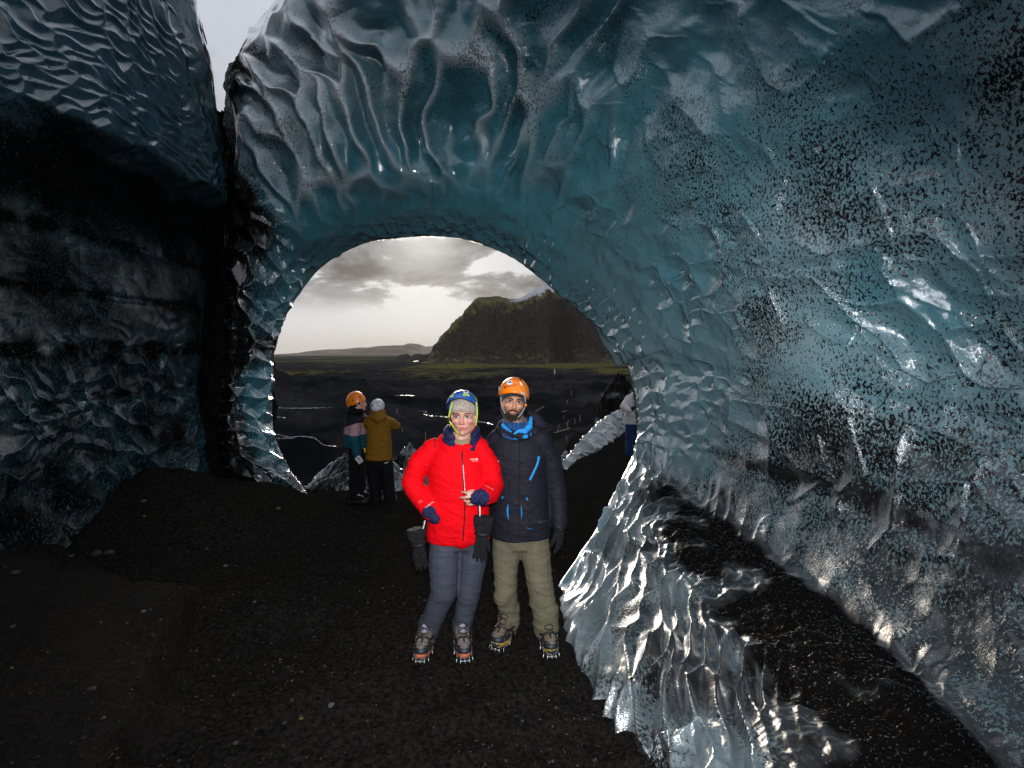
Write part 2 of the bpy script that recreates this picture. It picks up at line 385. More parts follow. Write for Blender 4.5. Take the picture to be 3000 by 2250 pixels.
# ------------------------------------------------------------------ the ice arch with the right wall and its foot
RIM = [  # columns from the left foot over the top to the right foot: (px, py, Y) on the rim and on four lines further out, last one given in metres or as a direction
 [(925,1520,7.3),(840,1530,7.0),(760,1530,6.9),(700,1530,6.9),(665,1530,7.1),(640,1530,8.2)],
 [(898,1447,7.3),(820,1425,7.0),(750,1405,6.9),(700,1400,6.9),(665,1395,7.1),(640,1390,8.2)],
 [(838,1365,7.4),(785,1345,7.1),(735,1325,6.95),(690,1320,6.95),(660,1315,7.1),(635,1310,8.2)],
 [(797,1255,7.5),(765,1245,7.2),(725,1230,7.0),(690,1230,7.0),(660,1230,7.1),(635,1230,8.2)],
 [(796,1130,7.6),(765,1125,7.2),(725,1120,7.0),(690,1120,7.0),(660,1120,7.1),(637,1120,8.2)],
 [(806,1010,7.6),(775,990,7.2),(730,970,7.0),(690,960,7.0),(662,950,7.1),(640,940,8.2)],
 [(848,900,7.7),(800,860,7.2),(745,810,6.95),(700,770,6.9),(668,740,7.1),(643,720,8.2)],
 [(930,785,7.7),(860,730,7.1),(790,650,6.8),(730,560,6.75),(680,480,7.0),(650,440,8.2)],
 [(1050,713,7.7),(980,640,7.0),(890,500,6.6),(790,350,6.5),(695,240,6.9),(672,235,8.4)],
 [(1160,692,7.6),(1110,600,6.9),(1030,430,6.3),(920,240,6.25),(765,120,6.6),(800,20,8.4)],
 [(1280,686,7.5),(1250,580,6.7),(1200,400,6.3),(1120,180,6.05),(925,-90,6.1),(985,-200,8.2)],
 [(1390,700,7.4),(1400,580,6.6),(1400,380,6.15),(1380,130,5.75),(1310,-260,5.5),(1250,-460,7)],
 [(1500,745,7.2),(1540,610,6.4),(1580,390,5.8),(1620,100,5.15),(1680,-330,4.6),(0.7,5.2,7.4)],
 [(1580,800,7.0),(1660,660,6.1),(1770,440,5.2),(1900,130,4.45),(2150,-350,3.5),(2.0,3.8,6.6)],
 [(1662,868,6.9),(1780,720,5.9),(1960,540,4.7),(2250,250,3.6),(2800,-300,2.6),(3.1,2.2,5.8)],
 [(1737,935,6.8),(1880,830,5.7),(2130,700,4.3),(2520,480,3.3),(3400,0,2.2),(3.6,0.2,4.6)],
 [(1775,1000,6.7),(1930,930,5.6),(2230,850,4.1),(2700,750,3.1),(3700,500,2.0),(3.5,-1.5,3.4)],
 [(1799,1034,6.65),(1945,970,5.6),(2255,925,4.1),(2750,875,3.1),(3850,750,1.95),(3.5,-1.75,2.8)],
 [(1816,1068,6.6),(1955,1000,5.6),(2275,980,4.1),(2790,970,3.1),(3970,950,1.9),(3.5,-2.0,2.3)],
 [(1838,1046,6.58),(1968,1030,5.62),(2285,1040,4.1),(2815,1080,3.07),(4050,1150,1.83),(3.47,-2.0,2.0)],
 [(1852,1042,6.57),(1976,1058,5.66),(2292,1085,4.1),(2835,1165,3.03),(4120,1320,1.76),(3.43,-2.0,1.8)],
 [(1851,1088,6.55),(1985,1090,5.7),(2300,1130,4.1),(2850,1250,3.0),(4200,1500,1.7),(3.4,-2.0,1.6)],
 [(1868,1180,6.5),(1980,1180,5.7),(2280,1250,4.2),(2850,1500,2.84),(4000,2000,1.6),(3.0,-2.0,1.0)],
 [(1872,1262,6.4),(1960,1290,5.8),(2230,1420,4.4),(2750,1780,2.78),(3600,2400,1.6),(2.5,-2.0,0.75)],
 [(1862,1325,6.2),(1930,1370,5.75),(2140,1520,4.5),(2600,1870,2.80),(3300,2500,1.62),(2.2,-2.0,0.58)],
 [(1820,1415,5.7),(1880,1470,5.1),(2060,1640,4.0),(2450,2000,2.61),(2950,2500,1.68),(1.9,-2.0,0.45)],
 [(1768,1520,5.1),(1830,1590,4.55),(1970,1760,3.62),(2250,2080,2.55),(2600,2500,1.78),(1.6,-2.0,0.34)],
 [(1700,1632,4.55),(1760,1710,4.05),(1870,1860,3.3),(2080,2120,2.52),(2350,2500,1.86),(1.25,-2.0,0.2)],
 [(1628,1748,4.1),(1690,1850,3.55),(1790,1980,3.05),(1920,2160,2.55),(2150,2500,1.95),(0.95,-2.0,0.03)],
 [(1632,1850,4.0),(1665,1960,3.5),(1740,2100,3.0),(1850,2280,2.55),(2050,2640,1.95),(0.85,-2.0,-0.3)],
]
def rim_noise(px): return px
def build_arch():
    rows = []
    def pt(q):
        if q[0] > 50: return np.array(P(*q))
        return np.array(q, float)
    cols = []
    cen = np.array([-0.75, 7.0, 1.7])
    for c, col in enumerate(RIM):
        pts = [pt(q) for q in col]
        rim = pts[0]; out = rim - cen; out[1] = 0; out /= np.linalg.norm(out)
        k = lambda dy: np.array([rim[0] * (rim[1] + dy) / rim[1], rim[1] + dy, H + (rim[2] - H) * (rim[1] + dy) / rim[1]])
        far = k(1.3) + out * 2.6; far2 = k(0.4) + out * 5.5
        if c <= 11:                                  # the block of ice between the arch and the fissure
            sh = lambda q, dy: np.array([q[0] * (q[1] + dy) / q[1], q[1] + dy, H + (q[2] - H) * (q[1] + dy) / q[1]])
            far2 = sh(pts[3], 2.3); far = sh(pts[2], 1.9)
        back = [far2, far, k(0.85) + out * 0.55, k(0.28) + out * 0.05]
        cols.append(np.array(back + pts))
    A = np.array(cols)                                  # (27, 10, 3)
    nc = A.shape[0]
    colpos = np.array(list(range(17)) + [16.5, 17, 17.4, 17.7] + list(range(18, 27)), float); colpos.sort()
    assert len(colpos) == nc, (len(colpos), nc)
    # more columns where the picture is dense; rows: few behind the rim, many in front
    s = np.linspace(0, nc - 1, 980)
    t = np.concatenate([np.linspace(0, 3, 14)[:-1], np.linspace(3, 4, 34)[:-1], np.linspace(4, 8, 430)[:-1], np.linspace(8, 9, 40)])
    G = cr_axis(cr_axis(A, t, 1), s, 0)                 # (S, T, 3)
    Sg, Tg = np.meshgrid(s, t, indexing='ij')
    Nn = grid_normals(G)
    # orient normals into the cave (towards a point on the tunnel's axis)
    ax = np.array([-0.4, 3.5, 2.0]); sgn = np.sign(((ax - G) * Nn)[:, 300].sum(-1)).mean(); Nn *= (1 if sgn > 0 else -1)
    x, y, z = G[..., 0], G[..., 1], G[..., 2]
    u = Tg - 4                                           # 0 at the rim
    front = smooth(-0.9, 0.1, u)
    # arc lengths for the scallop domains
    dS = np.linalg.norm(np.diff(G, axis=0), axis=-1); US = np.concatenate([np.zeros((1, G.shape[1])), np.cumsum(dS, 0)], 0)
    dT = np.linalg.norm(np.diff(G, axis=1), axis=-1); UT = np.concatenate([np.zeros((G.shape[0], 1)), np.cumsum(dT, 1)], 1)
    j0 = int(np.searchsorted(t, 5.0)); us = np.broadcast_to(US[:, j0:j0 + 1], US.shape) * 1.15
    ut = UT - UT[:, int(np.searchsorted(t, 4.0))][:, None]
    wx = 0.35 * noise3(x * 0.9, y * 0.9, z * 0.9, 41) + 0.12 * noise3(x * 3, y * 3, z * 3, 42)
    wy = 0.35 * noise3(x * 0.9, y * 0.9, z * 0.9, 43) + 0.12 * noise3(x * 3, y * 3, z * 3, 44)
    def scal(cu, cv, seed, shear=0.0, tilt=0.0, warp=1.0, rnd=1.0):
        a = (us + wx * warp * 0.5) / cu + shear * ut; b = (ut + wy * warp * 0.5) / cv
        du, dv, f1, f2, rr = worley2(a, b, seed)
        e = 1 - np.sqrt(f1 / np.maximum(f2, 1e-6))            # 0 on the crests, 1 in the middle of a bowl
        e = e ** rnd
        return (0.42 - e * (0.75 + 0.8 * rr) + 1.3 * tilt * dv * e, rr)
    cpos = np.interp(Sg, np.arange(nc), colpos)
    w_top = smooth(6.5, 8.5, cpos) * smooth(15, 13, cpos)
    w_right = smooth(13, 15.0, cpos) * smooth(21.2, 20.2, cpos)
    w_skirt = smooth(20.2, 21.4, cpos)
    w_left = smooth(7.5, 6.5, cpos)
    rimband = np.exp(-(np.clip(u, 0, 9) / 0.95) ** 2)
    hA, rA = scal(0.34, 1.25, 51, -0.45, 0.20, 1.5, 1.25)               # long drapes high on the arch
    hB, _ = scal(0.21, 0.34, 52, 0.25, 0.26, 1.0, 1.2)                 # leaf-shaped cups round the rim
    hC, _ = scal(0.55, 0.60, 53, 0.0, 0.1)                   # broad shallow dishes on the right wall
    hD, _ = scal(0.62, 0.21, 54, 0.25, 0.42, 1.9, 0.85)             # swept cups on the foot
    hE, _ = scal(0.30, 0.34, 55, 0.1, 0.30)                  # cups of the left pier
    hF, _ = scal(0.11, 0.13, 56, 0.0, 0.1, 0.4)
    disp = w_top * (hA * 0.21 * smooth(0.6, 2.0, u) * (0.25 + 0.75 * smooth(14.3, 11.5, cpos)) + hB * 0.038 * rimband)
    disp += w_right * (hB * 0.072 * rimband * (0.35 + 1.0 * smooth(-0.4, 0.5, noise3(x * 1.1, y * 1.1, z * 1.1, 65))) + hC * 0.020 * smooth(0.5, 1.6, u))
    cov = np.clip(smooth(20.9, 21.3, cpos) * smooth(23.0, 22.2, cpos) * smooth(0.8, 1.8, u) + 0.55 * smooth(2.6, 3.8, u), 0, 1)
    patch = 0.30 + 1.1 * smooth(-0.35, 0.45, fbm(x * 1.7, y * 1.7, z * 1.7, 3, 70))
    disp += w_skirt * (hD * 0.105 * patch * (1 - 0.9 * smooth(23.3, 24.4, cpos) * smooth(1.2, 0.2, u)) * (1 - 0.6 * smooth(24.9, 25.6, cpos)) * (1 - 0.97 * cov) + cov * (0.020 * fbm(x * 2.2, y * 2.2, z * 2.2, 5, 68) + 0.022 * fbm(x * 13, y * 13, z * 13, 3, 69)))
    disp += w_left * (hE * 0.12 + hF * 0.012)
    disp += 0.004 * hF * rimband
    hG, rG = scal(0.34, 0.42, 57, 0.15, 0.25); hH, rH = scal(0.17, 0.26, 58, -0.2, 0.3)
    wall = w_right * smooth(20.6, 19.6, cpos) * smooth(0.7, 1.5, u) + 0.5 * w_top * smooth(9, 13, cpos)
    disp += wall * (0.050 * hG * (rG > 0.78) + 0.020 * hH * (rH > 0.7))
    low = fbm(x * 0.55, y * 0.55, z * 0.55, 3, 61)
    disp += front * ((0.13 - 0.05 * w_right) * low * smooth(0.1, 1.2, u) + 0.009 * fbm(x * 4, y * 4, z * 4, 4, 62))
    # undulating layers parallel to the rim under the arch
    lay = np.sin(ut * 17 + 3.5 * noise3(x * 0.8, y * 0.8, z * 0.8, 63) + us * 0.9)
    disp += 0.011 * lay * rimband * smooth(6, 8, cpos) * smooth(20, 17, cpos) * smooth(0.02, 0.3, u)
    # ridge and gully at the crease between wall and foot
    cr = np.exp(-((cpos - 21.0 - 0.25 * noise3(x * 1.5, y * 1.5, z * 1.5, 64)) / 0.35) ** 2)
    disp -= 0.05 * cr * smooth(0.3, 1.2, u)
    disp *= smooth(-0.15, 0.12, u) * 0.85 + 0.15
    disp *= np.where(u > 4.4, 0.4, 1)
    G = G + Nn * disp[..., None]
    # ragged rim
    rn = (0.07 * fbm(us * 1.7, 0 * us, 0.3, 3, 66) + 0.05 * np.abs(noise3(us * 3.6, 0 * us, 0.9, 67)))[..., None] * np.exp(-(u / 0.22) ** 2)[..., None]
    outd = G - cen; outd[..., 1] = 0; outd /= np.linalg.norm(outd, axis=-1, keepdims=True) + 1e-6
    G = G + outd * rn
    # what the ice is made of, place by place, and painted sky highlights
    n1 = fbm(x * 0.8, y * 0.8, z * 0.8, 4, 71); n2 = fbm(x * 2.2, y * 2.2, z * 2.2, 4, 72)
    dirt = 0.38 + 0.22 * n1 + 0.10 * n2
    dirt -= 0.55 * np.exp(-(np.clip(u, 0, 9) / 1.1) ** 2) * smooth(5, 8, cpos)     # clean near the rim
    dirt += w_right * smooth(1.2, 2.6, u) * 0.24 + w_top * smooth(1.0, 3.0, u) * 0.12
    strat = np.exp(-((z - 2.05 - 0.1 * n1) / 0.10) ** 2)
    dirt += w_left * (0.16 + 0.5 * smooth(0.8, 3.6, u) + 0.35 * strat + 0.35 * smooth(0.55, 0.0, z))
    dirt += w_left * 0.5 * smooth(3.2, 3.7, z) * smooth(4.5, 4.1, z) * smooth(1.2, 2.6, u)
    seamd = smooth(3.55, 4.1, u) * smooth(9.5, 8.0, cpos)
    dirt += 1.3 * seamd
    # dirt that lies along the foot under the crease
    blk = smooth(20.85, 21.35, cpos) * smooth(23.2 + 0.35 * n2, 22.1 + 0.35 * n2, cpos) * smooth(0.6 + 0.3 * n1, 1.5 + 0.3 * n1, u)
    foot = smooth(20.9, 21.6, cpos) * smooth(1.35 + 0.8 * n2, 2.7 + 0.8 * n1, u) * smooth(25.5 + 1.5 * n2, 23.5 + n2, cpos + 0 * u)
    dirt += w_skirt * (-0.08 + 0.10 * np.clip(u, 0, 4) + 0.42 * n2 + 0.30 * n1 + 0.20 * smooth(24.2, 25.6, cpos) * smooth(0.2, 1.2, u)) + 1.0 * blk + 0.30 * cr * smooth(0.4, 1.5, u)
    band = np.exp(-((cpos - (19.6 + 0.15 * n1) + 0.25 * (u - 2)) / 0.10) ** 2) * smooth(0.8, 1.8, u)
    dirt += 0.28 * band
    dirt += 0.22 * smooth(17.6, 18.8, cpos) * smooth(20.8, 20.2, cpos) * smooth(1.4, 2.8, u)
    dirt = np.clip(dirt, -0.3, 1.6)
    pale = 0.75 * np.exp(-((cpos - 18.0) / 3.0) ** 2) * np.exp(-(np.clip(u, 0, 9) / 1.5) ** 2) + 0.80 * smooth(12.0, 16.5, cpos) * smooth(20.5, 18.5, cpos) * smooth(1.2, 2.6, u) * (0.6 + 0.8 * n1)
    pale += 0.55 * w_skirt * smooth(3.0, 0.8, u) + 0.12 * w_left * smooth(2, 0, u)
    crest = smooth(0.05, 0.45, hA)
    pale += w_top * crest * smooth(0.8, 2.0, u) * (0.9 * smooth(13.5, 9.5, cpos) + 0.12) * 0.85 + 0.35 * w_top * smooth(10.8, 9.4, cpos) * smooth(1.5, 3.2, u)  # crests and slot side painted paler, as if catching the sky
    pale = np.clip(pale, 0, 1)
    sky_highlight = w_top * smooth(0.12, 0.50, hA) * smooth(0.9, 2.2, u) * smooth(13.2, 10.5, cpos) * (0.8 + 0.9 * n1)  # near-white painted on the crests in place of sky reflections
    sky_highlight = np.clip(sky_highlight + 0.5 * smooth(10.2, 9.0, cpos) * w_top * smooth(2.2, 3.4, u) * (0.6 + n1), 0, 1)
    thin = np.exp(-(np.clip(u, -9, 9) / 1.6) ** 2) * (0.35 + 0.65 * smooth(11, 16, cpos) * smooth(23, 20, cpos)) * smooth(4, 8, cpos)
    thin = np.where(u < 0, 0.75, thin)
    me = mesh_np('ice_arch', G.reshape(-1, 3), grid_faces(*G.shape[:2], sgn > 0), True, {'dirt': dirt, 'pale': pale, 'thin': np.clip(thin, 0, 1), 'sky_highlight': sky_highlight, 'grey': np.clip(0.85 * w_skirt * smooth(0.0, 0.5, u) + 0.55 * w_right * smooth(17.8, 19.6, cpos) * smooth(0.6, 2.0, u), 0, 0.85)})
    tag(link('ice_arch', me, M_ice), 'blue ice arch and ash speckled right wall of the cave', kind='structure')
build_arch()

# ------------------------------------------------------------------ left ice wall
def build_left():
    yv = np.concatenate([np.linspace(-4, 2.2, 40)[:-1], np.linspace(2.2, 7.15, 560)[:-1], np.linspace(7.15, 8.6, 30)])
    zv = np.concatenate([np.linspace(-0.6, 6.6, 560)[:-1], np.linspace(6.6, 9.5, 40)])
    Yg, Zg = np.meshgrid(yv, zv, indexing='ij')
    n0 = noise3(Yg * 0.5, Zg * 0.5, 0.0, 81)
    zt = 5.4 + 2.6 * smooth(3.6, 6.4, Yg) + 0.25 * noise3(Yg * 0.7, 0 * Yg, 0.3, 80)        # the wall's top, where it turns back
    ovt = np.clip(Zg - zt, 0, None); Zg = Zg - ovt * 0.9
    X = -4.02 + 0.10 * np.sin(Yg * 0.9 + 0.4) + 0.16 * n0
    X = X + 0.95 * smooth(1.1, -0.5, Zg) ** 1.6 * smooth(5.6, 3.6, Yg)         # the foot flares into the cave
    led = 4.0 + 0.10 * noise3(Yg * 1.2, 0 * Yg, 1.0, 82) + 0.05 * noise3(Yg * 4, 0 * Yg, 1.0, 83) - 0.16 * (Yg - 6)*0
    up = smooth(led - 0.05, led + 0.10, Zg) * smooth(3.6, 5.2, Yg)
    X = X + 0.26 * up * smooth(7.2, 6.2, Zg) ** 0.5
    X = X - 0.34 * smooth(5.0, 7.5, Zg) * smooth(5.5, 7.2, Yg)
    # the end of the wall rounds off into the fissure
    yend = 7.02 - 0.42 * smooth(5.3, 7.0, Zg) - 0.5 * smooth(7, 9, Zg)
    over = np.clip(Yg - (yend - 0.7), 0, None)
    X = X - 0.22 * (over / 0.7) ** 2.2 - 1.4 * np.clip(over - 0.7, 0, None) * 0.6
    X = X - ovt * 1.6
    G = np.stack([X, Yg, Zg], -1)
    Nn = grid_normals(G); Nn *= np.where(Nn[..., :1] < 0, -1, 1)
    wx = 0.30 * noise3(Yg * 1.1, Zg * 1.1, 0, 84) + 0.10 * noise3(Yg * 4, Zg * 4, 0, 85); wy = 0.30 * noise3(Yg * 1.1, Zg * 1.1, 5, 86) + 0.1 * noise3(Yg * 4, Zg * 4, 5, 87)
    def scal(cu, cv, seed, shear, tilt):
        a = (Yg + wx) / cu + shear * Zg; b = (Zg + wy) / cv
        du, dv, f1, f2, rr = worley2(a, b, seed)
        e = 1 - np.sqrt(f1 / np.maximum(f2, 1e-6))
        return 0.42 - e * (0.7 + 0.9 * rr) + 1.3 * tilt * dv * e
    hl = scal(0.27, 0.24, 91, 0.2, 0.22); hs = scal(0.20, 0.17, 92, 0.1, 0.2); hu = scal(0.30, 0.12, 93, 0.8, 0.40); hv = scal(0.55, 1.3, 94, 0.9, 0.1)
    lowm = smooth(2.3, 1.7, Zg); upm = smooth(3.9, 4.2, Zg); mid = (1 - lowm) * (1 - upm)
    endm = smooth(5.3, 6.4, Yg) * smooth(4.6, 5.4, Zg)
    disp = lowm * (0.062 * hl + 0.016 * hs) + mid * 0.009 * hs + upm * (0.036 * hu * (1 - endm) + 0.06 * hv * endm)
    fl = smooth(0.9, 0.3, Zg) * smooth(5.6, 4.2, Yg)
    disp = disp * (1 - 0.6 * fl) + fl * 0.05 * (np.sin(Yg * 13 + 5 * n0 + 3 * Zg))
    disp += (0.012 - 0.007 * mid) * fbm(Yg * 3, Zg * 3, X * 3, 3, 95) + 0.05 * noise3(Yg * 0.8, Zg * 0.8, 3, 96)
    # layers of ash stand back a little
    zst = Zg + 0.06 * noise3(Yg * 0.8, Zg * 0.3, 0, 97)
    st = np.exp(-((zst - 2.02) / 0.07) ** 2) + 0.6 * np.exp(-((zst - 2.55) / 0.04) ** 2) + 0.5 * np.exp(-((zst - 3.1) / 0.05) ** 2) + 0.4 * np.exp(-((zst - 1.55) / 0.04) ** 2)
    disp -= 0.022 * st * (0.6 + n0)
    G = G + Nn * disp[..., None]
    n1 = fbm(Yg * 0.9, Zg * 0.9, 2, 4, 98); n2 = fbm(Yg * 2.5, Zg * 2.5, 2, 4, 99)
    dirt = 0.30 + (0.25 - 0.15 * mid) * n1 + 0.12 * n2 + 0.55 * st * (0.5 + 1.2 * n2) + 0.50 * mid
    dirt += 0.24 * smooth(led + 0.02, led - 0.25, Zg) * smooth(led - 1.0, led - 0.4, Zg) * smooth(3.2, 4.8, Yg)  # ash under the ledge, plus the overhang's shade put into the colour
    dirt += 1.0 * smooth(6.95, 7.12, Yg) * smooth(5.9, 5.0, Zg) - 0.35 * endm
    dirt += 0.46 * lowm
    pale = np.clip(0.55 * endm * (0.6 + 0.5 * n1) + 0.45 * fl + 0.0 * lowm, 0, 1)  # upper end painted paler for reflected sky; the foot is pale ice
    me = mesh_np('left_ice_wall', G.reshape(-1, 3), grid_faces(*G.shape[:2], True), True, {'dirt': np.clip(dirt, -0.3, 1.6), 'pale': pale, 'thin': 0.12 * np.ones_like(dirt) + 0.25 * endm})
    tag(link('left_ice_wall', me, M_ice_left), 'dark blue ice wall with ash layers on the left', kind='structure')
build_left()

# ------------------------------------------------------------------ gravel that fills the fissure between the two ice walls
def build_seam():
    zv = np.linspace(-0.6, 6.2, 150); tv = np.linspace(-1, 1, 46)
    Zg, Tg = np.meshgrid(zv, tv, indexing='ij')
    top = 5.72 + 0.16 * noise3(Tg * 3, 0 * Tg, 0.2, 101) + 0.10 * noise3(Tg * 9, 0 * Tg, 0.2, 102) - 0.25 * np.exp(-((Tg + 0.1) / 0.25) ** 2)
    Zc = np.minimum(Zg, top)
    X = -4.22 + 0.62 * Tg; Y = 7.75 - 0.25 * (1 - Tg * Tg) + np.clip(Zg - top, 0, None) * 2.0
    n = fbm(X * 3, Zg * 3, Y * 3, 5, 103)
    Y = Y - 0.16 * n; X = X + 0.05 * fbm(X * 6, Zg * 6, 1, 3, 104)
    me = mesh_np('gravel_seam', np.stack([X, Y, Zc + 0.06 * n], -1).reshape(-1, 3), grid_faces(*Zg.shape), True, {'near': np.ones(Zg.size), 'moss': np.zeros(Zg.size)})
    tag(link('gravel_seam', me, M_ground), 'black gravel packed in the fissure between the ice walls', kind='structure')
build_seam()
# ------------------------------------------------------------------ mountain and far hills
def make_mountain_mat():
    t = NT('mossy rock'); co = t.coords()
    geo = t.n('ShaderNodeNewGeometry'); sp = t.n('ShaderNodeSeparateXYZ'); t.L.new(geo.outputs['Normal'], sp.inputs[0])
    n = t.noise(co, 0.045, 6, 0.68); n2 = t.noise(co, 0.18, 5, 0.7)
    rock = t.mix(t.sstep(n2, 0.3, 0.7), (0.009, 0.0075, 0.007), (0.066, 0.047, 0.033))
    grass = t.mix(t.sstep(n, 0.35, 0.65), (0.045, 0.050, 0.016), (0.17, 0.16, 0.045))
    f = t.math('ADD', t.math('MULTIPLY', sp.outputs[2], 0.7), t.math('MULTIPLY', t.math('SUBTRACT', n, 0.5), 1.1))
    f = t.math('MULTIPLY_ADD', t.attr('grass'), 0.55, f)
    c = t.mix(t.sstep(f, 0.52, 0.86), rock, grass)
    snow = t.math('ADD', t.attr('snow'), t.math('MULTIPLY', t.math('SUBTRACT', n2, 0.55), 1.6))
    c = t.mix(t.sstep(snow, 0.50, 0.72), c, (0.62, 0.66, 0.74))
    return t.done(t.bsdf(c, 0.9, t.bump(n2, 1.0, 8.0), Specular_IOR_Level=0.1))
M_mount = make_mountain_mat()
def build_mountain():
    Yr = 1360.0
    prof = [(1180,1062),(1262,1060),(1276,1052),(1284,1030),(1293,1003),(1306,980),(1322,957),(1342,935),(1358,922),(1366,905),(1378,888),(1392,877),(1410,871),(1445,870),(1478,871),(1492,877),(1512,877),(1530,872),(1552,862),(1572,851),(1588,838),(1600,826),(1612,824),(1630,832),(1650,852),(1672,866),(1690,880),(1712,910),(1740,940),(1768,970),(1790,1005),(1810,1042),(1850,1054),(1960,1058)]
    px = np.array([p[0] for p in prof]); xs = (px - 1500) / 1500 * Yr; zs = H + (1035 - np.array([p[1] for p in prof])) / 1500 * Yr
    xv = np.linspace(-300, 430, 420); yv = np.linspace(1085, 1760, 330)
    Xg, Yg = np.meshgrid(xv, yv, indexing='ij')
    zr = np.interp(Xg + 5 * noise3(Xg / 30, Yg / 60, 0, 201), xs, zs)
    base = ground_h(Xg, Yg) - 2
    but = 46 * fbm(Xg / 95, Yg / 400, 0.2, 4, 202) + 14 * fbm(Xg / 22, Yg / 60, 0.9, 3, 203)
    alc = 95 * np.exp(-((Xg - 118) / 26) ** 2) - 30 * np.exp(-((Xg - 62) / 28) ** 2)      # the dark hollow in the cliff
    yy = Yg - alc + but
    S = 0.12 * smooth(1120, 1180, yy) + 0.74 * smooth(1165, 1262, yy) ** 1.15 + 0.14 * smooth(1240, 1375, yy)
    S = S * (1 - 0.8 * smooth(1390, 1740, Yg))
    Z = base + np.maximum(zr - base, 0) * S
    tall = smooth(5, 60, zr - base)
    rid = 1 - np.abs(fbm(Xg / 34, Z / 26, Yg / 40, 4, 204)) * 2
    Z = Z + tall * (5.0 * (rid - 0.5) + 1.0 * fbm(Xg / 9, Yg / 9, Z / 9, 4, 205)) * smooth(0.02, 0.2, S)
    Xd = Xg + tall * 4 * fbm(Xg / 25, Z / 25, Yg / 25, 3, 206)
    snow = np.exp(-((Xg - 40) / 75) ** 2) * smooth(0.82, 0.92, S) * 0.85 + 0.5 * np.exp(-((Xg - 95) / 26) ** 2) * smooth(0.80, 0.9, S) * 1.4
    me = mesh_np('mountain', np.stack([Xd, Yg, Z], -1).reshape(-1, 3), grid_faces(*Xg.shape, True), True, {'snow': snow, 'grass': smooth(0.55, 0.95, S) * 0.9 + 0.25 * smooth(0.2, 0.5, S) * smooth(0, -120, Xg)})
    tag(link('mountain', me, M_mount), 'dark mossy table mountain with snow in the saddle', kind='structure')
build_mountain()
M_hill = plain('far hill grass', (0.11, 0.082, 0.055), 0.95, 0.0, 0.004, 0.4, Specular_IOR_Level=0.1)
M_knoll = plain('dark knoll rock', (0.022, 0.020, 0.015), 0.95, 0.0, 0.03, 0.5, Specular_IOR_Level=0.1)
def ridge_hill(name, prof, Yr, depth, mat, label, seed):
    px = np.array([p[0] for p in prof]); xs = (px - 1500) / 1500 * Yr; zs = H + (1036 - np.array([p[1] for p in prof])) / 1500 * Yr
    xv = np.linspace(xs[0], xs[-1], 160); tv = np.linspace(-1, 1, 60)
    Xg, T = np.meshgrid(xv, tv, indexing='ij')
    zr = np.interp(Xg, xs, zs) + 22
    S = (1 - np.abs(T) ** 1.4) * (1 + 0.25 * fbm(Xg / depth * 2, T * 1.5, 0.2, 4, seed) * (1 - np.exp(-(T / 0.25) ** 2)))
    Z = -24 + np.maximum(zr, 0.5) * np.clip(S, 0, 2)
    me = mesh_np(name, np.stack([Xg, Yr + T * depth, Z], -1).reshape(-1, 3), grid_faces(*Xg.shape, True), True)
    tag(link(name, me, mat), label, kind='structure')
ridge_hill('hills', [(840,1037),(880,1034),(917,1033),(925,1027),(960,1024),(1010,1023),(1055,1018),(1078,1019),(1110,1014),(1160,1012),(1195,1012),(1215,1020),(1240,1030),(1260,1036)], 6500, 900, M_hill, 'low hazy hills along the horizon', 221)
ridge_hill('hills', [(1150,1036),(1175,1014),(1200,1006),(1228,1009),(1245,1016),(1290,1013),(1340,1010),(1420,1030)], 9500, 1200, M_hill, 'pale hazy hills behind the low ones', 222)
ridge_hill('hills', [(1158,1046),(1170,1039),(1183,1036),(1196,1036),(1204,1044),(1212,1037),(1226,1034),(1238,1037),(1250,1037),(1262,1032),(1280,1025),(1310,1015),(1360,1012),(1400,1030)], 1500, 60, M_knoll, 'small dark knolls at the foot of the mountain', 223)

# ------------------------------------------------------------------ braided streams on the black plain
def make_water():
    t = NT('stream water'); co = t.coords()
    return t.done(t.bsdf((0.20, 0.21, 0.23), 0.22, t.bump(t.noise(co, 1.5, 3, 0.6), 0.25, 0.05), IOR=1.33, Specular_IOR_Level=1.0))
M_water = make_water()
def stream(pts, wpx, label, seed):
    rnd = random.Random(seed)
    pp = np.array(pts, float); n = max(24, len(pts) * 8)
    q = cr_axis(pp, np.linspace(0, len(pts) - 1, n), 0)
    V = []
    for i, (a, b) in enumerate(q):
        j = (rnd.random() - 0.5) * 1.2
        w = wpx * (0.35 + 0.65 * rnd.random()) * math.sin(math.pi * min(1, max(0.04, (i + 0.5) / n))) ** 0.4
        for k in (-0.5, 0.5):
            x, y, z = on_ground(a, b + j + k * w, 12)
            V.append((x, y, z + 0.012 + 0.0012 * y))
    i = np.arange(n - 1) * 2
    F = np.stack([i, i + 1, i + 3, i + 2], -1)
    tag(link('stream', mesh_np('stream', V, F), M_water), label, kind='structure')
stream([(800,1272),(847,1283),(882,1281),(918,1285),(935,1296),(949,1306),(990,1311)], 3.4, 'glinting stream at the foot of the left bank', 1)
stream([(792,1284),(830,1287),(862,1286)], 2.6, 'short side channel of the stream', 2)
stream([(798,1197),(882,1198),(975,1196)], 2.2, 'thin straight channel across the plain', 3)
stream([(800,1225),(820,1224),(838,1227)], 2.4, 'short pool left on the plain', 4)
stream([(1226,1206),(1251,1208),(1241,1216),(1272,1221),(1312,1224)], 2.8, 'bending stream left of the couple', 5)
stream([(1385,1236),(1415,1239),(1450,1247)], 2.8, 'stream reach between the couple', 6)
stream([(1160,1161),(1190,1160),(1222,1162)], 1.6, 'thin far channel', 7)
stream([(1209,1060),(1226,1059),(1238,1055),(1254,1057)], 2.6, 'bright river bend by the mountain foot', 8)
stream([(1225,1048),(1240,1048),(1262,1049)], 1.6, 'far river reach by the mountain foot', 9)

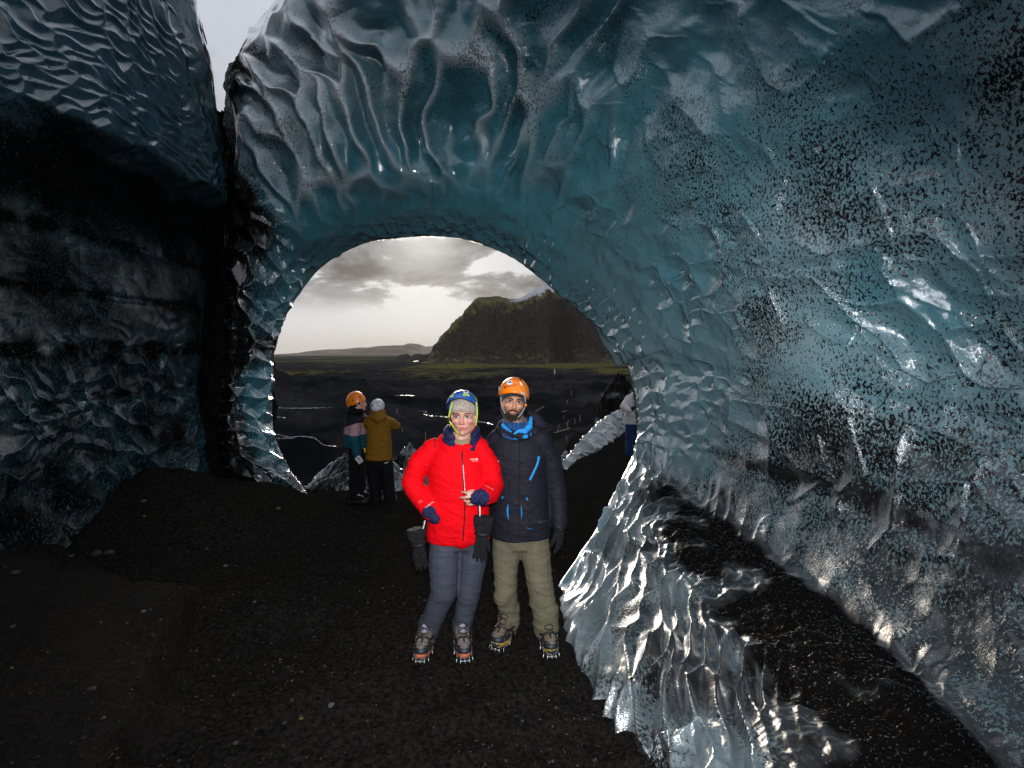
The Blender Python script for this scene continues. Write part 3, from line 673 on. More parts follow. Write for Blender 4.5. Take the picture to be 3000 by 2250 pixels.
# ------------------------------------------------------------------ pieces of glacier ice outside
def ice_strip(name, label, rows, ns, nt, cu, cv, amp, dirtf, seed):
    A = np.array([[P(*q) for q in r] for r in rows], float)          # (rows, cols, 3)
    G = cr_axis(cr_axis(A, np.linspace(0, A.shape[0] - 1, nt), 0), np.linspace(0, A.shape[1] - 1, ns), 1)
    Nn = grid_normals(G); Nn *= np.where((Nn[..., 1:2]) > 0, -1, 1)
    x, y, z = G[..., 0], G[..., 1], G[..., 2]
    a = (x + 0.1 * noise3(x * 3, y * 3, z * 3, seed)) / cu + z * 1.5; b = (z + 0.4 * y + 0.1 * noise3(x * 3, y * 3, z * 3, seed + 1)) / cv
    du, dv, f1, f2, rr = worley2(a, b, seed + 2)
    d = (np.minimum(f1, 0.6) * 1.7 - 0.4) * amp * (0.5 + rr) + 0.05 * fbm(x * 2, y * 2, z * 2, 4, seed + 3)
    G = G + Nn * d[..., None]
    dirt = dirtf + 0.5 * fbm(x * 1.6, y * 1.6, z * 1.6, 4, seed + 4)
    me = mesh_np(name, G.reshape(-1, 3), grid_faces(*G.shape[:2], True), True, {'dirt': dirt, 'pale': np.clip(0.45 - 0.5 * dirtf + 0 * x, 0, 1), 'thin': 0.3 + 0 * x})
    tag(link(name, me, M_ice_out), label, kind='structure')
ice_strip('ice_ridge', 'pale scalloped ice ridge rising to the right behind the man', [
    [(1650,1400,11.5),(1705,1330,13.4),(1760,1270,14.8),(1812,1240,16.0),(1850,1235,17),(1900,1225,17.5)],
    [(1640,1366,10.7),(1700,1294,12.2),(1753,1240,13.5),(1803,1206,14.8),(1832,1198,15.2),(1885,1190,15.4)],
    [(1650,1368,10.4),(1708,1304,11.8),(1766,1258,13.1),(1812,1228,14.4),(1840,1216,14.8),(1890,1215,15)],
    [(1664,1372,10.3),(1716,1324,11.6),(1783,1286,12.9),(1820,1262,14.2),(1845,1242,14.6),(1895,1240,14.8)],
    [(1672,1392,10.2),(1722,1350,11.5),(1790,1310,12.8),(1826,1290,14.1),(1850,1270,14.5),(1898,1270,14.7)]], 260, 120, 0.20, 0.16, 0.055, 0.12, 301)
def lump(name, label, cx, cy, rx, ry, h, zb, dirtf, seed, sharp=1.0, lean=(0, 0)):
    rr = np.linspace(0, 1.15, 70); th = np.linspace(0, 2 * np.pi, 150)
    Rr, T = np.meshgrid(rr, th, indexing='ij')
    k = 1 + 0.22 * noise3(np.cos(T) * 1.5, np.sin(T) * 1.5, 0.3, seed)
    prof = np.clip(1 - Rr, 0, 1) ** sharp * 1.0
    X = cx + Rr * rx * k * np.cos(T) + lean[0] * prof * h; Y = cy + Rr * ry * k * np.sin(T) + lean[1] * prof * h
    rid = 1 - np.abs(fbm(X * 2.2, Y * 2.2, prof * 2, 4, seed + 1)) * 2
    Z = zb + h * prof + 0.16 * h ** 0.5 * (rid - 0.4) * smooth(0, 0.2, prof) + 0.05 * fbm(X * 7, Y * 7, prof * 4, 3, seed + 2) - 0.4 * (Rr > 1.02)
    dirt = dirtf + 0.75 * fbm(X * 1.1, Y * 1.1, Z * 2.6, 4, seed + 3)
    me = mesh_np(name, np.stack([X, Y, Z], -1).reshape(-1, 3), grid_faces(*X.shape, True), True, {'dirt': dirt + 0.1, 'pale': 0.2 + 0 * X, 'thin': 0.1 + 0 * X})
    tag(link(name, me, M_ice_out), label, kind='structure')
lump('ice_mound', 'dirty grey ice mound behind the two onlookers', -2.95, 10.0, 1.25, 0.9, 0.95, -0.80, 1.0, 311, 0.9)
lump('ice_mound', 'low pale ice mound left of the red jacket', -2.85, 14.3, 1.0, 0.8, 1.35, -1.95, 0.42, 321, 0.7)
lump('ice_mound', 'striped grey ice behind the mustard jacket', -2.3, 11.0, 0.75, 0.7, 1.0, -1.15, 0.9, 331, 0.8)
lump('ice_mound', 'small white ice hump right of the man', 1.45, 13.4, 0.55, 0.7, 1.1, -1.70, 0.12, 341, 0.7)
lump('ice_pinnacle', 'dark hunched block of ash covered ice beyond the ice ridge', 4.35, 19.5, 1.15, 1.0, 5.3, -4.2, 1.35, 351, 0.22, (-0.03, 0.1))

# ------------------------------------------------------------------ stakes and boards of an old marker on the plain
M_wood = plain('grey weathered wood', (0.20, 0.175, 0.14), 0.85, 0.4, 30, 0.35)
M_white = plain('white painted post', (0.7, 0.7, 0.68), 0.6)
def beam_mesh(name, a, b, w, d=None):
    a, b = Vector(a), Vector(b); ax = (b - a).normalized(); e1 = ax.orthogonal().normalized(); e2 = ax.cross(e1); d = d or w
    bm = bmesh.new(); vs = []
    for p, k in ((a, 1.0), (b, 0.94)):
        for sx, sy in ((-1, -1), (1, -1), (1, 1), (-1, 1)): vs.append(bm.verts.new(p + e1 * sx * w / 2 * k + e2 * sy * d / 2 * k))
    bm.faces.new(vs[3::-1]); bm.faces.new(vs[4:])
    for i in range(4): bm.faces.new((vs[i], vs[(i + 1) % 4], vs[4 + (i + 1) % 4], vs[4 + i]))
    bmesh.ops.bevel(bm, geom=bm.edges[:], offset=w * 0.12, segments=1, affect='EDGES')
    me = bpy.data.meshes.new(name); bm.to_mesh(me); bm.free(); return me
STK = [(1247,1292,27,'wooden stake standing left of the red jacket'),(1674,1158,15,'lone thin stake high on the plain, right of the orange helmet'),
       (1699,1236,20,'tall stake left of the ice ridge'),(1651,1231,14,'dark stake between the two tallest stakes'),(1684,1238,12,'short stake just left of the tall one'),
       (1660,1292,16,'stake standing nearest the ice ridge foot'),(1662,1183,10,'tiny stake below the lone high one'),(1163,1212,14,'thin stake just right of the mustard jacket'),(1179,1263,11,'low stake above the pale ice mound')]
for px, py, hp, lab in STK:
    x, y, z = on_ground(px, py, 12); h = hp / 1500 * y
    me = beam_mesh('wooden_stake', (x, y, z - 0.15), (x + random.uniform(-.03, .03) * h, y, z + h), max(0.03, 2.0 / 1500 * y))
    tag(link('wooden_stake', me, M_wood), lab, 'stake', 'wooden stakes on the plain')
x, y, z = on_ground(1625, 1095, 12); h = 13 / 1500 * y
tag(link('marker_post', beam_mesh('marker_post', (x, y, z - 0.3), (x, y, z + h), 2.4 / 1500 * y), M_white), 'white marker post before the green patch', 'post')
def at_dist(px, py, y): return P(px, py, y)
x, y, z = on_ground(1645, 1268, 12)
fr = empty('broken_frame', (x, y, z)); tag(fr, 'fallen wooden frame with one upright and a leaning board', 'frame')
def child_raw(name, me, mat, par):
    o = link(name, me, mat, par); o.matrix_parent_inverse = Matrix.Translation(-par.location); return o
child_raw('board', beam_mesh('board', P(1624,1268,y), P(1671,1254,y + 0.5), 3.2 / 1500 * y, 0.05), M_wood, fr)
child_raw('post', beam_mesh('post', (P(1664,1270,y)[0], y + 0.3, z - 0.4), P(1663,1240,y + 0.3), 2.2 / 1500 * y), M_wood, fr)
child_raw('strut', beam_mesh('strut', P(1633,1264,y), P(1639,1244,y + 0.2), 1.8 / 1500 * y), M_wood, fr)
child_raw('strut', beam_mesh('strut', P(1658,1243,y), P(1668,1231,y + 0.2), 1.8 / 1500 * y), M_wood, fr)
for pa, pb, lab in (((1568,1206),(1594,1190),'pale board lying aslant right of the man\'s head'), ((1646,1207),(1661,1203),'short plank lying above the tall stakes')):
    xa, ya, za = on_ground(pa[0], pa[1], 12); xb, yb, zb = on_ground(pb[0], pb[1], 12)
    b = P(pb[0], pb[1], ya + 0.8)
    tag(link('plank', beam_mesh('plank', (xa, ya, za), b, 2.6 / 1500 * ya, 0.04), M_wood), lab, 'plank')

# ------------------------------------------------------------------ stones and gravel on the cave floor
def stone_mesh(name, r, seed, flat=0.6, elong=1.2):
    bm = bmesh.new(); bmesh.ops.create_icosphere(bm, subdivisions=2, radius=1.0)
    for v in bm.verts:
        c = v.co; k = 1 + 0.28 * float(noise3(np.array([c.x * 1.3 + seed]), np.array([c.y * 1.3]), np.array([c.z * 1.3]), seed)[0])
        v.co = Vector((c.x * elong, c.y, c.z * flat)) * r * k
    for f in bm.faces: f.smooth = False
    me = bpy.data.meshes.new(name); bm.to_mesh(me); bm.free(); return me
SMAT = {'grey': plain('grey stone', (0.034, 0.033, 0.033), 0.8, 0.5, 30), 'rust': plain('rust red stone', (0.045, 0.02, 0.013), 0.8, 0.5, 30), 'yellow': plain('ochre stone', (0.10, 0.062, 0.022), 0.8, 0.5, 40), 'pale': plain('pale stone', (0.08, 0.08, 0.077), 0.8, 0.5, 40), 'blue': plain('blue grey stone', (0.05, 0.06, 0.08), 0.8, 0.5, 40)}
STN = [(320,1622,13,'grey','rounded grey stone on the terrace edge'),(283,1625,15,'rust','flat rust red stone beside the rounded grey one'),(268,2022,12,'rust','rust red stone low on the terrace'),
       (38,1838,8,'yellow','orange pebble at the far left of the floor'),(422,1470,8,'yellow','ochre pebble on the dark gravel mound'),(422,1515,6,'yellow','small ochre pebble below the mound'),
       (660,1660,7,'yellow','yellow pebble in the middle of the floor'),(606,1610,7,'grey','grey pebble above the yellow one'),(970,2068,11,'blue','blue grey flat stone near the bottom centre'),
       (882,2107,7,'yellow','pale yellow pebble left of the blue grey stone'),(855,2055,6,'rust','rust pebble above the pale yellow one'),(690,2180,9,'rust','brown pebble at the bottom of the picture'),
       (745,1765,6,'blue','bluish pebble in the scattered gravel'),(420,1793,8,'pale','pale pebble on the terrace slope'),(815,1492,8,'grey','grey stone at the foot of the left ice pier'),(44,1680,12,'grey','dull brown grey stone at the left edge'),(208,1630,9,'grey','small dark stone on the terrace rim')]
for i, (px, py, rp, m, lab) in enumerate(STN):
    x, y, z = on_ground(px, py, 0.8); r = 0.78 * rp / 1500 * y
    o = link('stone', stone_mesh('stone', r, 400 + i, 0.55 if rp < 12 else 0.7, 1.25), SMAT[m]); o.location = (x, y, z + r * 0.22); o.rotation_euler = (0, 0, i * 1.7)
    tag(o, lab, 'stone', 'stones on the cave floor')
def build_gravel():
    rs = np.random.RandomState(5); n = 42000
    # uniform over the floor, denser towards the camera
    px = rs.uniform(-150, 3100, n); Y = np.exp(rs.uniform(math.log(1.1), math.log(9.5), n))
    X = (px - 1500) / 1500 * Y; keep = (X > -4.1) & (X < 0.15 + 0.25 * np.abs(Y - 4.1) + 0.6); X, Y = X[keep], Y[keep]; n = len(X)
    den = noise3(X * 0.8, Y * 0.8, 0, 420); keep = den + rs.uniform(-0.5, 0.5, n) > -0.1; X, Y = X[keep], Y[keep]; n = len(X)
    r = np.minimum(0.0020 + 0.0028 * rs.pareto(2.8, n), 0.013)
    Z = ground_h(X, Y) + r * 0.2
    base = np.array([[1, 0, 0], [-1, 0, 0], [0, 1, 0], [0, -1, 0], [0, 0, 0.75], [0, 0, -0.75]])
    F0 = np.array([[0, 2, 4], [2, 1, 4], [1, 3, 4], [3, 0, 4], [2, 0, 5], [1, 2, 5], [3, 1, 5], [0, 3, 5]])
    a = rs.uniform(0, 6.28, n); jit = rs.uniform(0.6, 1.25, (n, 6, 1)); b = base[None] * jit
    ca, sa = np.cos(a)[:, None], np.sin(a)[:, None]
    bx = b[..., 0] * ca - b[..., 1] * sa; by = b[..., 0] * sa + b[..., 1] * ca
    V = np.stack([bx * r[:, None] + X[:, None], by * r[:, None] + Y[:, None], b[..., 2] * r[:, None] + Z[:, None]], -1).reshape(-1, 3)
    F = (F0[None] + 6 * np.arange(n)[:, None, None]).reshape(-1, 3)
    me = mesh_np('gravel', V, F, False)
    for m in ('black', 'grey', 'pale', 'yellow', 'rust', 'blue'):
        me.materials.append(SMAT.get(m) or plain('black grit', (0.012, 0.011, 0.011), 0.7, 0.0))
    idx = rs.choice(6, n, p=[0.72, 0.26, 0.006, 0.003, 0.004, 0.007])
    me.polygons.foreach_set('material_index', np.repeat(idx, 8).astype(np.int32))
    o = bpy.data.objects.new('gravel', me); C.objects.link(o); tag(o, 'loose grit and pebbles strewn over the cave floor', kind='stuff')
build_gravel()

# ------------------------------------------------------------------ the hazy air
def build_haze():
    b = np.array([(x, y, z) for z in (-40, 320) for x, y in ((-15000, -15000), (15000, -15000), (15000, 15000), (-15000, 15000))], float)
    me = mesh_np('haze', b, np.array([(3, 2, 1, 0), (4, 5, 6, 7), (0, 1, 5, 4), (1, 2, 6, 5), (2, 3, 7, 6), (3, 0, 4, 7)]), False)
    m = bpy.data.materials.new('haze air'); m.use_nodes = True; N = m.node_tree.nodes; N.clear()
    o = N.new('ShaderNodeOutputMaterial'); v = N.new('ShaderNodeVolumePrincipled')
    v.inputs['Color'].default_value = (0.96, 0.97, 1.0, 1); v.inputs['Density'].default_value = 2.6e-5; v.inputs['Anisotropy'].default_value = 0.3
    m.node_tree.links.new(v.outputs[0], o.inputs['Volume'])
    tag(link('haze', me, m), 'thin haze over the outwash plain', kind='stuff')
build_haze()
# ------------------------------------------------------------------ people: closed blobs grown together into one skin
from mathutils.bvhtree import BVHTree
A3 = lambda *a: np.array(a, float)
def W(px, py, Y): return np.array(P(px, py, Y))
class Blob:
    def __init__(s): s.V = []; s.F = []; s.n = 0
    def add(s, V, F):
        s.V.append(np.asarray(V, float)); s.F += [tuple(i + s.n for i in f) for f in F]; s.n += len(V); return s
    def rings(s, RR):
        """RR: list of (m,3) rings, closed by a fan at both ends"""
        m = len(RR[0]); V = np.concatenate([[RR[0].mean(0)]] + list(RR) + [[RR[-1].mean(0)]]); F = []
        for j in range(m): F.append((0, 1 + (j + 1) % m, 1 + j))
        for i in range(len(RR) - 1):
            for j in range(m):
                a = 1 + i * m + j; b = 1 + i * m + (j + 1) % m; F.append((a, b, b + m, a + m))
        e = 1 + (len(RR) - 1) * m
        for j in range(m): F.append((e + j, e + (j + 1) % m, len(V) - 1))
        return s.add(V, F)
    def cone(s, a, b, ra, rb, flat=1.0, fdir=(0, 1, 0), m=14):
        """round cone from a to b; flat squashes it along fdir"""
        a = np.asarray(a, float); b = np.asarray(b, float); ax = b - a; L = np.linalg.norm(ax); ax = ax / max(L, 1e-6)
        e2 = np.asarray(fdir, float); e2 = e2 - ax * e2.dot(ax)
        if np.linalg.norm(e2) < 1e-3: e2 = np.cross(ax, (1, 0.01, 0))
        e2 /= np.linalg.norm(e2); e1 = np.cross(ax, e2)
        t = np.linspace(0, 2 * np.pi, m, endpoint=False); c = np.cos(t)[:, None] * e1 + np.sin(t)[:, None] * e2 * flat
        R_ = []
        for k in (-80, -50, -22): R_.append(a + ax * ra * math.sin(R(k)) + c * ra * math.cos(R(k)))
        R_.append(a + c * ra); R_.append(b + c * rb)
        for k in (22, 50, 80): R_.append(b + ax * rb * math.sin(R(k)) + c * rb * math.cos(R(k)))
        return s.rings(R_)
    def chain(s, pts, rs, **k):
        for i in range(len(pts) - 1): s.cone(pts[i], pts[i + 1], rs[i], rs[i + 1], **k)
        return s
    def ell(s, c, r, M=None, m=18):
        t = np.linspace(0, 2 * np.pi, m, endpoint=False); R_ = []
        for k in np.linspace(-78, 78, 11):
            p = np.stack([np.cos(t) * math.cos(R(k)), np.sin(t) * math.cos(R(k)), np.full(m, math.sin(R(k)))], -1) * np.asarray(r, float)
            R_.append((p if M is None else p @ M.T) + np.asarray(c, float))
        return s.rings(R_)
    def loft(s, secs, m=28, p=2.3):
        """secs: (centre, half width x, half depth y, [tilt]) stacked upward"""
        t = np.linspace(0, 2 * np.pi, m, endpoint=False); c, q = np.cos(t), np.sin(t)
        sx = np.sign(c) * np.abs(c) ** (2 / p); sy = np.sign(q) * np.abs(q) ** (2 / p)
        return s.rings([np.asarray(x[0], float) + np.stack([sx * x[1], sy * x[2], 0 * t], -1) for x in secs])
    def xform(s, f): s.V = [f(v) for v in s.V]; return s
    def mesh(s, name):
        me = bpy.data.meshes.new(name); me.from_pydata(np.concatenate(s.V).tolist(), [], s.F); me.update(); return me
    def grow(s, name, voxel, it=3, disp=None, lam=0.5):
        """voxel union, smoothing, then a displacement along the normals; returns a mesh"""
        me = s.mesh(name + '_raw'); o = bpy.data.objects.new(name + '_raw', me); C.objects.link(o)
        md = o.modifiers.new('r', 'REMESH'); md.mode = 'VOXEL'; md.voxel_size = voxel
        dg = bpy.context.evaluated_depsgraph_get(); ev = o.evaluated_get(dg)
        out = bpy.data.meshes.new_from_object(ev); out.name = name
        bpy.data.objects.remove(o); bpy.data.meshes.remove(me)
        n = len(out.vertices); co = np.empty(n * 3, np.float32); out.vertices.foreach_get('co', co); co = co.reshape(-1, 3).astype(float)
        ed = np.empty(len(out.edges) * 2, np.int32); out.edges.foreach_get('vertices', ed); ed = ed.reshape(-1, 2)
        deg = np.bincount(ed.ravel(), minlength=n)[:, None]
        for _ in range(it):
            acc = np.stack([np.bincount(ed[:, 0], co[ed[:, 1], k], n) + np.bincount(ed[:, 1], co[ed[:, 0], k], n) for k in range(3)], -1)
            co = co * (1 - lam) + lam * acc / np.maximum(deg, 1)
        out.vertices.foreach_set('co', co.astype(np.float32).ravel()); out.update()
        if disp is not None:
            nn = np.empty(n * 3, np.float32); out.vertices.foreach_get('normal', nn); nn = nn.reshape(-1, 3)
            co = co + nn * disp(co)[:, None]
            out.vertices.foreach_set('co', co.astype(np.float32).ravel()); out.update()
        out.polygons.foreach_set('use_smooth', np.ones(len(out.polygons), bool))
        return out
def verts_of(me):
    co = np.empty(len(me.vertices) * 3, np.float32); me.vertices.foreach_get('co', co); return co.reshape(-1, 3).astype(float)
def put(name, me, mat, parent):
    """a part (its parent is the thing's Empty) or a sub-part; its mesh is already in place"""
    o = link(name, me, mat, parent)
    if parent.type == 'EMPTY': o.matrix_parent_inverse = Matrix.Translation(-parent.location)
    return o
def part(name, blob, mat, parent): 
    me = blob.mesh(name); me.polygons.foreach_set('use_smooth', np.ones(len(me.polygons), bool)); return put(name, me, mat, parent)
def wrinkle(amp, sx, sz, seed, ridge=0.6):
    def f(c):
        n = fbm(c[:, 0] * sx, c[:, 1] * sx, c[:, 2] * sz, 3, seed); r = 1 - np.abs(noise3(c[:, 0] * sx * 0.8, c[:, 1] * sx * 0.8, c[:, 2] * sz * 1.3 + c[:, 0] * sx * 0.6, seed + 5)) * 2.4
        return amp * ((1 - ridge) * n + ridge * (np.clip(r, 0, 1) ** 2 - 0.3))
    return f
# ---- projecting trim on to a garment
def bvh_of(*objs):
    V = []; F = []; n = 0
    for o in objs:
        me = o.data; v = verts_of(me); V += v.tolist(); F += [tuple(i + n for i in p.vertices) for p in me.polygons]; n += len(v)
    return BVHTree.FromPolygons(V, F)
EYE = Vector((0, 0, H))
def hit(bv, px, py, off=0.002):
    d = Vector(((px - 1500) / 1500, 1, (1035 - py) / 1500)).normalized()
    h = bv.ray_cast(EYE, d)
    if h[0] is None: return None
    n = h[1] if h[1].dot(d) < 0 else -h[1]
    return np.array(h[0] + n * off)
def trim_tube(name, bv, pts, r, mat, parent, n=16, off=0.001, taper=False, flat=1.0):
    q = cr_axis(np.array(pts, float), np.linspace(0, len(pts) - 1, n), 0)
    w = [hit(bv, a, b, off) for a, b in q]; w = [x for x in w if x is not None]
    if len(w) < 2: return None
    b = Blob(); rr = [r * (max(0.25, math.sin(math.pi * i / (len(w) - 1))) if taper else 1) for i in range(len(w))]
    t = np.linspace(0, 2 * np.pi, 8, endpoint=False); RR = []
    for i, p in enumerate(w):
        ax = w[min(i + 1, len(w) - 1)] - w[max(i - 1, 0)]; ax /= np.linalg.norm(ax) + 1e-9
        e2 = np.array((0, 1, 0)) - ax * ax[1]; e2 /= np.linalg.norm(e2) + 1e-9; e1 = np.cross(ax, e2)
        RR.append(p + (np.cos(t)[:, None] * e1 + np.sin(t)[:, None] * e2 * flat) * rr[i])
    b.rings(RR); return part(name, b, mat, parent)
def trim_patch(name, bv, quad, mat, parent, n=8, off=0.003, thick=0.002):
    (a, b, c, d) = [np.array(q, float) for q in quad]; V = []; W2 = []
    for i in range(n):
        for j in range(n):
            u, v = i / (n - 1), j / (n - 1); q = (a * (1 - u) + b * u) * (1 - v) + (d * (1 - u) + c * u) * v
            h = hit(bv, q[0], q[1], off)
            if h is None: h = V[-1] if V else np.array(P(q[0], q[1], 3.4))
            V.append(h); k = (h - np.array(EYE)); W2.append(h + k / np.linalg.norm(k) * thick)
    F = grid_faces(n, n).tolist(); m = n * n; F2 = [tuple(i + m for i in f[::-1]) for f in F]
    bd = [i for i in range(n)] + [i * n + n - 1 for i in range(1, n)] + [(n - 1) * n + j for j in range(n - 2, -1, -1)] + [i * n for i in range(n - 2, 0, -1)]
    sd = [(bd[i], bd[(i + 1) % len(bd)], bd[(i + 1) % len(bd)] + m, bd[i] + m) for i in range(len(bd))]
    bl = Blob().add(np.array(V + W2), F + F2 + sd)
    return part(name, bl, mat, parent)
def trim_disc(name, bv, cx, cy, rpx, mat, parent, off=0.002, ry=1.0, rot=0.0, k=24):
    V = [hit(bv, cx, cy, off)]
    if V[0] is None: return None
    for s_ in (0.5, 1.0):
        for i in range(k):
            t = 2 * math.pi * i / k; x, y = math.cos(t) * rpx * s_, math.sin(t) * rpx * s_ * ry
            h = hit(bv, cx + x * math.cos(rot) - y * math.sin(rot), cy + x * math.sin(rot) + y * math.cos(rot), off)
            V.append(h if h is not None else V[0])
    F = [(0, 1 + i, 1 + (i + 1) % k) for i in range(k)] + [(1 + i, 1 + k + i, 1 + k + (i + 1) % k, 1 + (i + 1) % k) for i in range(k)]
    b = Blob().add(np.array(V), F); return part(name, b, mat, parent)
def trim_text(name, bv, text, px, py, hpx, rot, mat, parent, off=0.0025, sx=1.0):
    """lettering printed on a garment: cap height hpx, left end at (px, py) baseline, rot in degrees (image, clockwise)"""
    cu = bpy.data.curves.new(name + '_t', 'FONT'); cu.body = text; cu.size = 1.0; cu.resolution_u = 2
    o = bpy.data.objects.new(name + '_t', cu); C.objects.link(o)
    dg = bpy.context.evaluated_depsgraph_get(); me = bpy.data.meshes.new_from_object(o.evaluated_get(dg))
    bpy.data.objects.remove(o); bpy.data.curves.remove(cu)
    v = verts_of(me); k = hpx / 0.70; c, s_ = math.cos(R(rot)), math.sin(R(rot)); out = []
    for q in v:
        x, y = q[0] * k * sx, -q[1] * k
        h = hit(bv, px + x * c - y * s_, py + x * s_ + y * c, off); out.append(h if h is not None else (out[-1] if out else np.array(P(px, py, 3.4))))
    me.vertices.foreach_set('co', np.array(out, np.float32).ravel()); me.update(); me.name = name
    return put(name, me, mat, parent)

# ---- materials
def make_skin(name, col, red):
    t = NT(name); co = t.coords(); b = t.attr('blush'); n = t.noise(co, 90, 4, 0.6)
    c = t.mix(t.sstep(n, 0.3, 0.7), tuple(x * 0.93 for x in col), tuple(min(1, x * 1.06) for x in col)); c = t.mix(b, c, red)
    c = t.mix(t.attr('stubble'), c, tuple(x * 0.28 for x in col))
    return t.done(t.bsdf(c, 0.42, t.bump(n, 0.15, 0.002), Subsurface_Weight=0.12, Subsurface_Radius=(0.012, 0.005, 0.003), Subsurface_Scale=0.6, Specular_IOR_Level=0.45))
def make_cloth(name, col, rough=0.75, weave=260, bump=0.2, crease=16, spec=0.3, var=0.12, sheen=0.0):
    t = NT(name); co = t.coords(); cz = t.coords((1, 1, 1.9), (0.3, 0.2, 0))
    n = t.noise(co, weave, 2, 0.6); w = t.noise(cz, crease, 4, 0.62, 0.6); w2 = t.noise(co, 7, 3, 0.6)
    c = t.mix(t.sstep(w2, 0.3, 0.7), tuple(x * (1 - var) for x in col), tuple(min(1, x * (1 + var)) for x in col))
    r = t.math('ABSOLUTE', t.math('SUBTRACT', w, 0.5)); r = t.sstep(r, 0.0, 0.10)
    nb = t.bump(t.math('ADD', t.math('MULTIPLY', r, 0.9), t.math('MULTIPLY', w, 1.6)), bump * 2.2, 0.012, t.bump(n, bump, 0.001))
    return t.done(t.bsdf(c, rough, nb, Specular_IOR_Level=spec, Sheen_Weight=sheen))
M_skinW = make_skin('fair skin', (0.60, 0.335, 0.25), (0.58, 0.15, 0.13))
M_skinM = make_skin('tan skin', (0.50, 0.26, 0.16), (0.50, 0.18, 0.12))
M_red = make_cloth('red shell fabric', (0.80, 0.002, 0.008), 0.75, 300, 0.12, 9, 0.10, 0.04)
M_navy = make_cloth('navy quilted fabric', (0.010, 0.016, 0.075), 0.42, 300, 0.25, 26, 0.4)
M_black = make_cloth('black jacket fabric', (0.0115, 0.0108, 0.019), 0.68, 320, 0.14, 9, 0.2)
M_cyan = plain('cyan fabric', (0.005, 0.24, 0.62), 0.6, 0.1, 200, 0.1)
M_greyp = make_cloth('slate grey softshell', (0.050, 0.056, 0.078), 0.65, 320, 0.10, 8, 0.25)
M_olive = make_cloth('olive trouser fabric', (0.140, 0.126, 0.084), 0.75, 320, 0.13, 8, 0.15)
M_blk = make_cloth('black trouser fabric', (0.005, 0.005, 0.006), 0.8, 200, 0.15, 12, 0.15)
M_glove = make_cloth('black glove leather', (0.008, 0.008, 0.012), 0.7, 200, 0.3, 30, 0.4)
M_must = make_cloth('mustard jacket fabric', (0.22, 0.105, 0.008), 0.7, 260, 0.2, 16, 0.2)
M_cream = make_cloth('cream coat fabric', (0.58, 0.56, 0.57), 0.75, 260, 0.2, 15, 0.2)
M_bluep = make_cloth('blue trouser fabric', (0.010, 0.035, 0.13), 0.75, 260, 0.2, 15, 0.2)
M_white = plain('white plastic', (0.78, 0.78, 0.78), 0.4); M_dark = plain('black rubber', (0.008, 0.008, 0.008), 0.5)
M_lime = plain('lime webbing', (0.50, 0.66, 0.05), 0.6); M_greyw = plain('grey webbing', (0.36, 0.36, 0.42), 0.6)
M_orange = plain('orange helmet shell', (0.86, 0.20, 0.004), 0.3, 0.0, 6, 0.03, Coat_Weight=0.4); M_blue = plain('blue helmet shell', (0.012, 0.095, 0.40), 0.3, 0.0, 6, 0.05, Coat_Weight=0.4)
M_whiteh = plain('white helmet shell', (0.62, 0.64, 0.68), 0.4)
M_iron = plain('steel chain', (0.36, 0.36, 0.38), 0.35, 0.0, 40, 0.1, Metallic=0.9)
M_eye = plain('eye white', (0.50, 0.47, 0.45), 0.25); M_iris = plain('dark iris', (0.018, 0.012, 0.008), 0.2); M_brow = plain('dark hair', (0.016, 0.010, 0.007), 0.7)
M_lipW = plain('rosy lips', (0.52, 0.13, 0.12), 0.4); M_lipM = plain('pink lips', (0.50, 0.17, 0.13), 0.45)
M_boot = make_cloth('grey beige boot suede', (0.22, 0.185, 0.165), 0.85, 220, 0.3, 24, 0.2, 0.2); M_bootm = make_cloth('brown boot suede', (0.20, 0.155, 0.12), 0.85, 220, 0.3, 24, 0.2, 0.2)
M_tongue = plain('lilac boot tongue', (0.26, 0.24, 0.33), 0.7, 0.2, 120); M_sorange = plain('orange rubber sole', (0.42, 0.11, 0.055), 0.7, 0.3, 60); M_syellow = plain('yellow rubber sole', (0.36, 0.26, 0.03), 0.7, 0.3, 60)
M_toecap = plain('dark navy toe rubber', (0.012, 0.015, 0.022), 0.5, 0.2, 60)
def make_knit(name, col, vs=150):
    t = NT(name); tc = t.n('ShaderNodeTexCoord'); co = t.coords((1, 1, 0.12)); n = t.noise(co, vs, 2, 0.5); n2 = t.noise(t.coords(), 240, 2, 0.6)
    c = t.mix(t.sstep(n, 0.35, 0.65), tuple(x * 0.62 for x in col), tuple(x * 1.15 for x in col))
    return t.done(t.bsdf(c, 0.95, t.bump(t.math('ADD', n, n2), 0.5, 0.004), Specular_IOR_Level=0.1, Sheen_Weight=0.2))
M_beige = make_knit('beige ribbed knit', (0.40, 0.335, 0.295)); M_char = make_knit('charcoal knit', (0.032, 0.032, 0.038)); M_gait = make_knit('blue neck gaiter fabric', (0.018, 0.075, 0.24), 60)

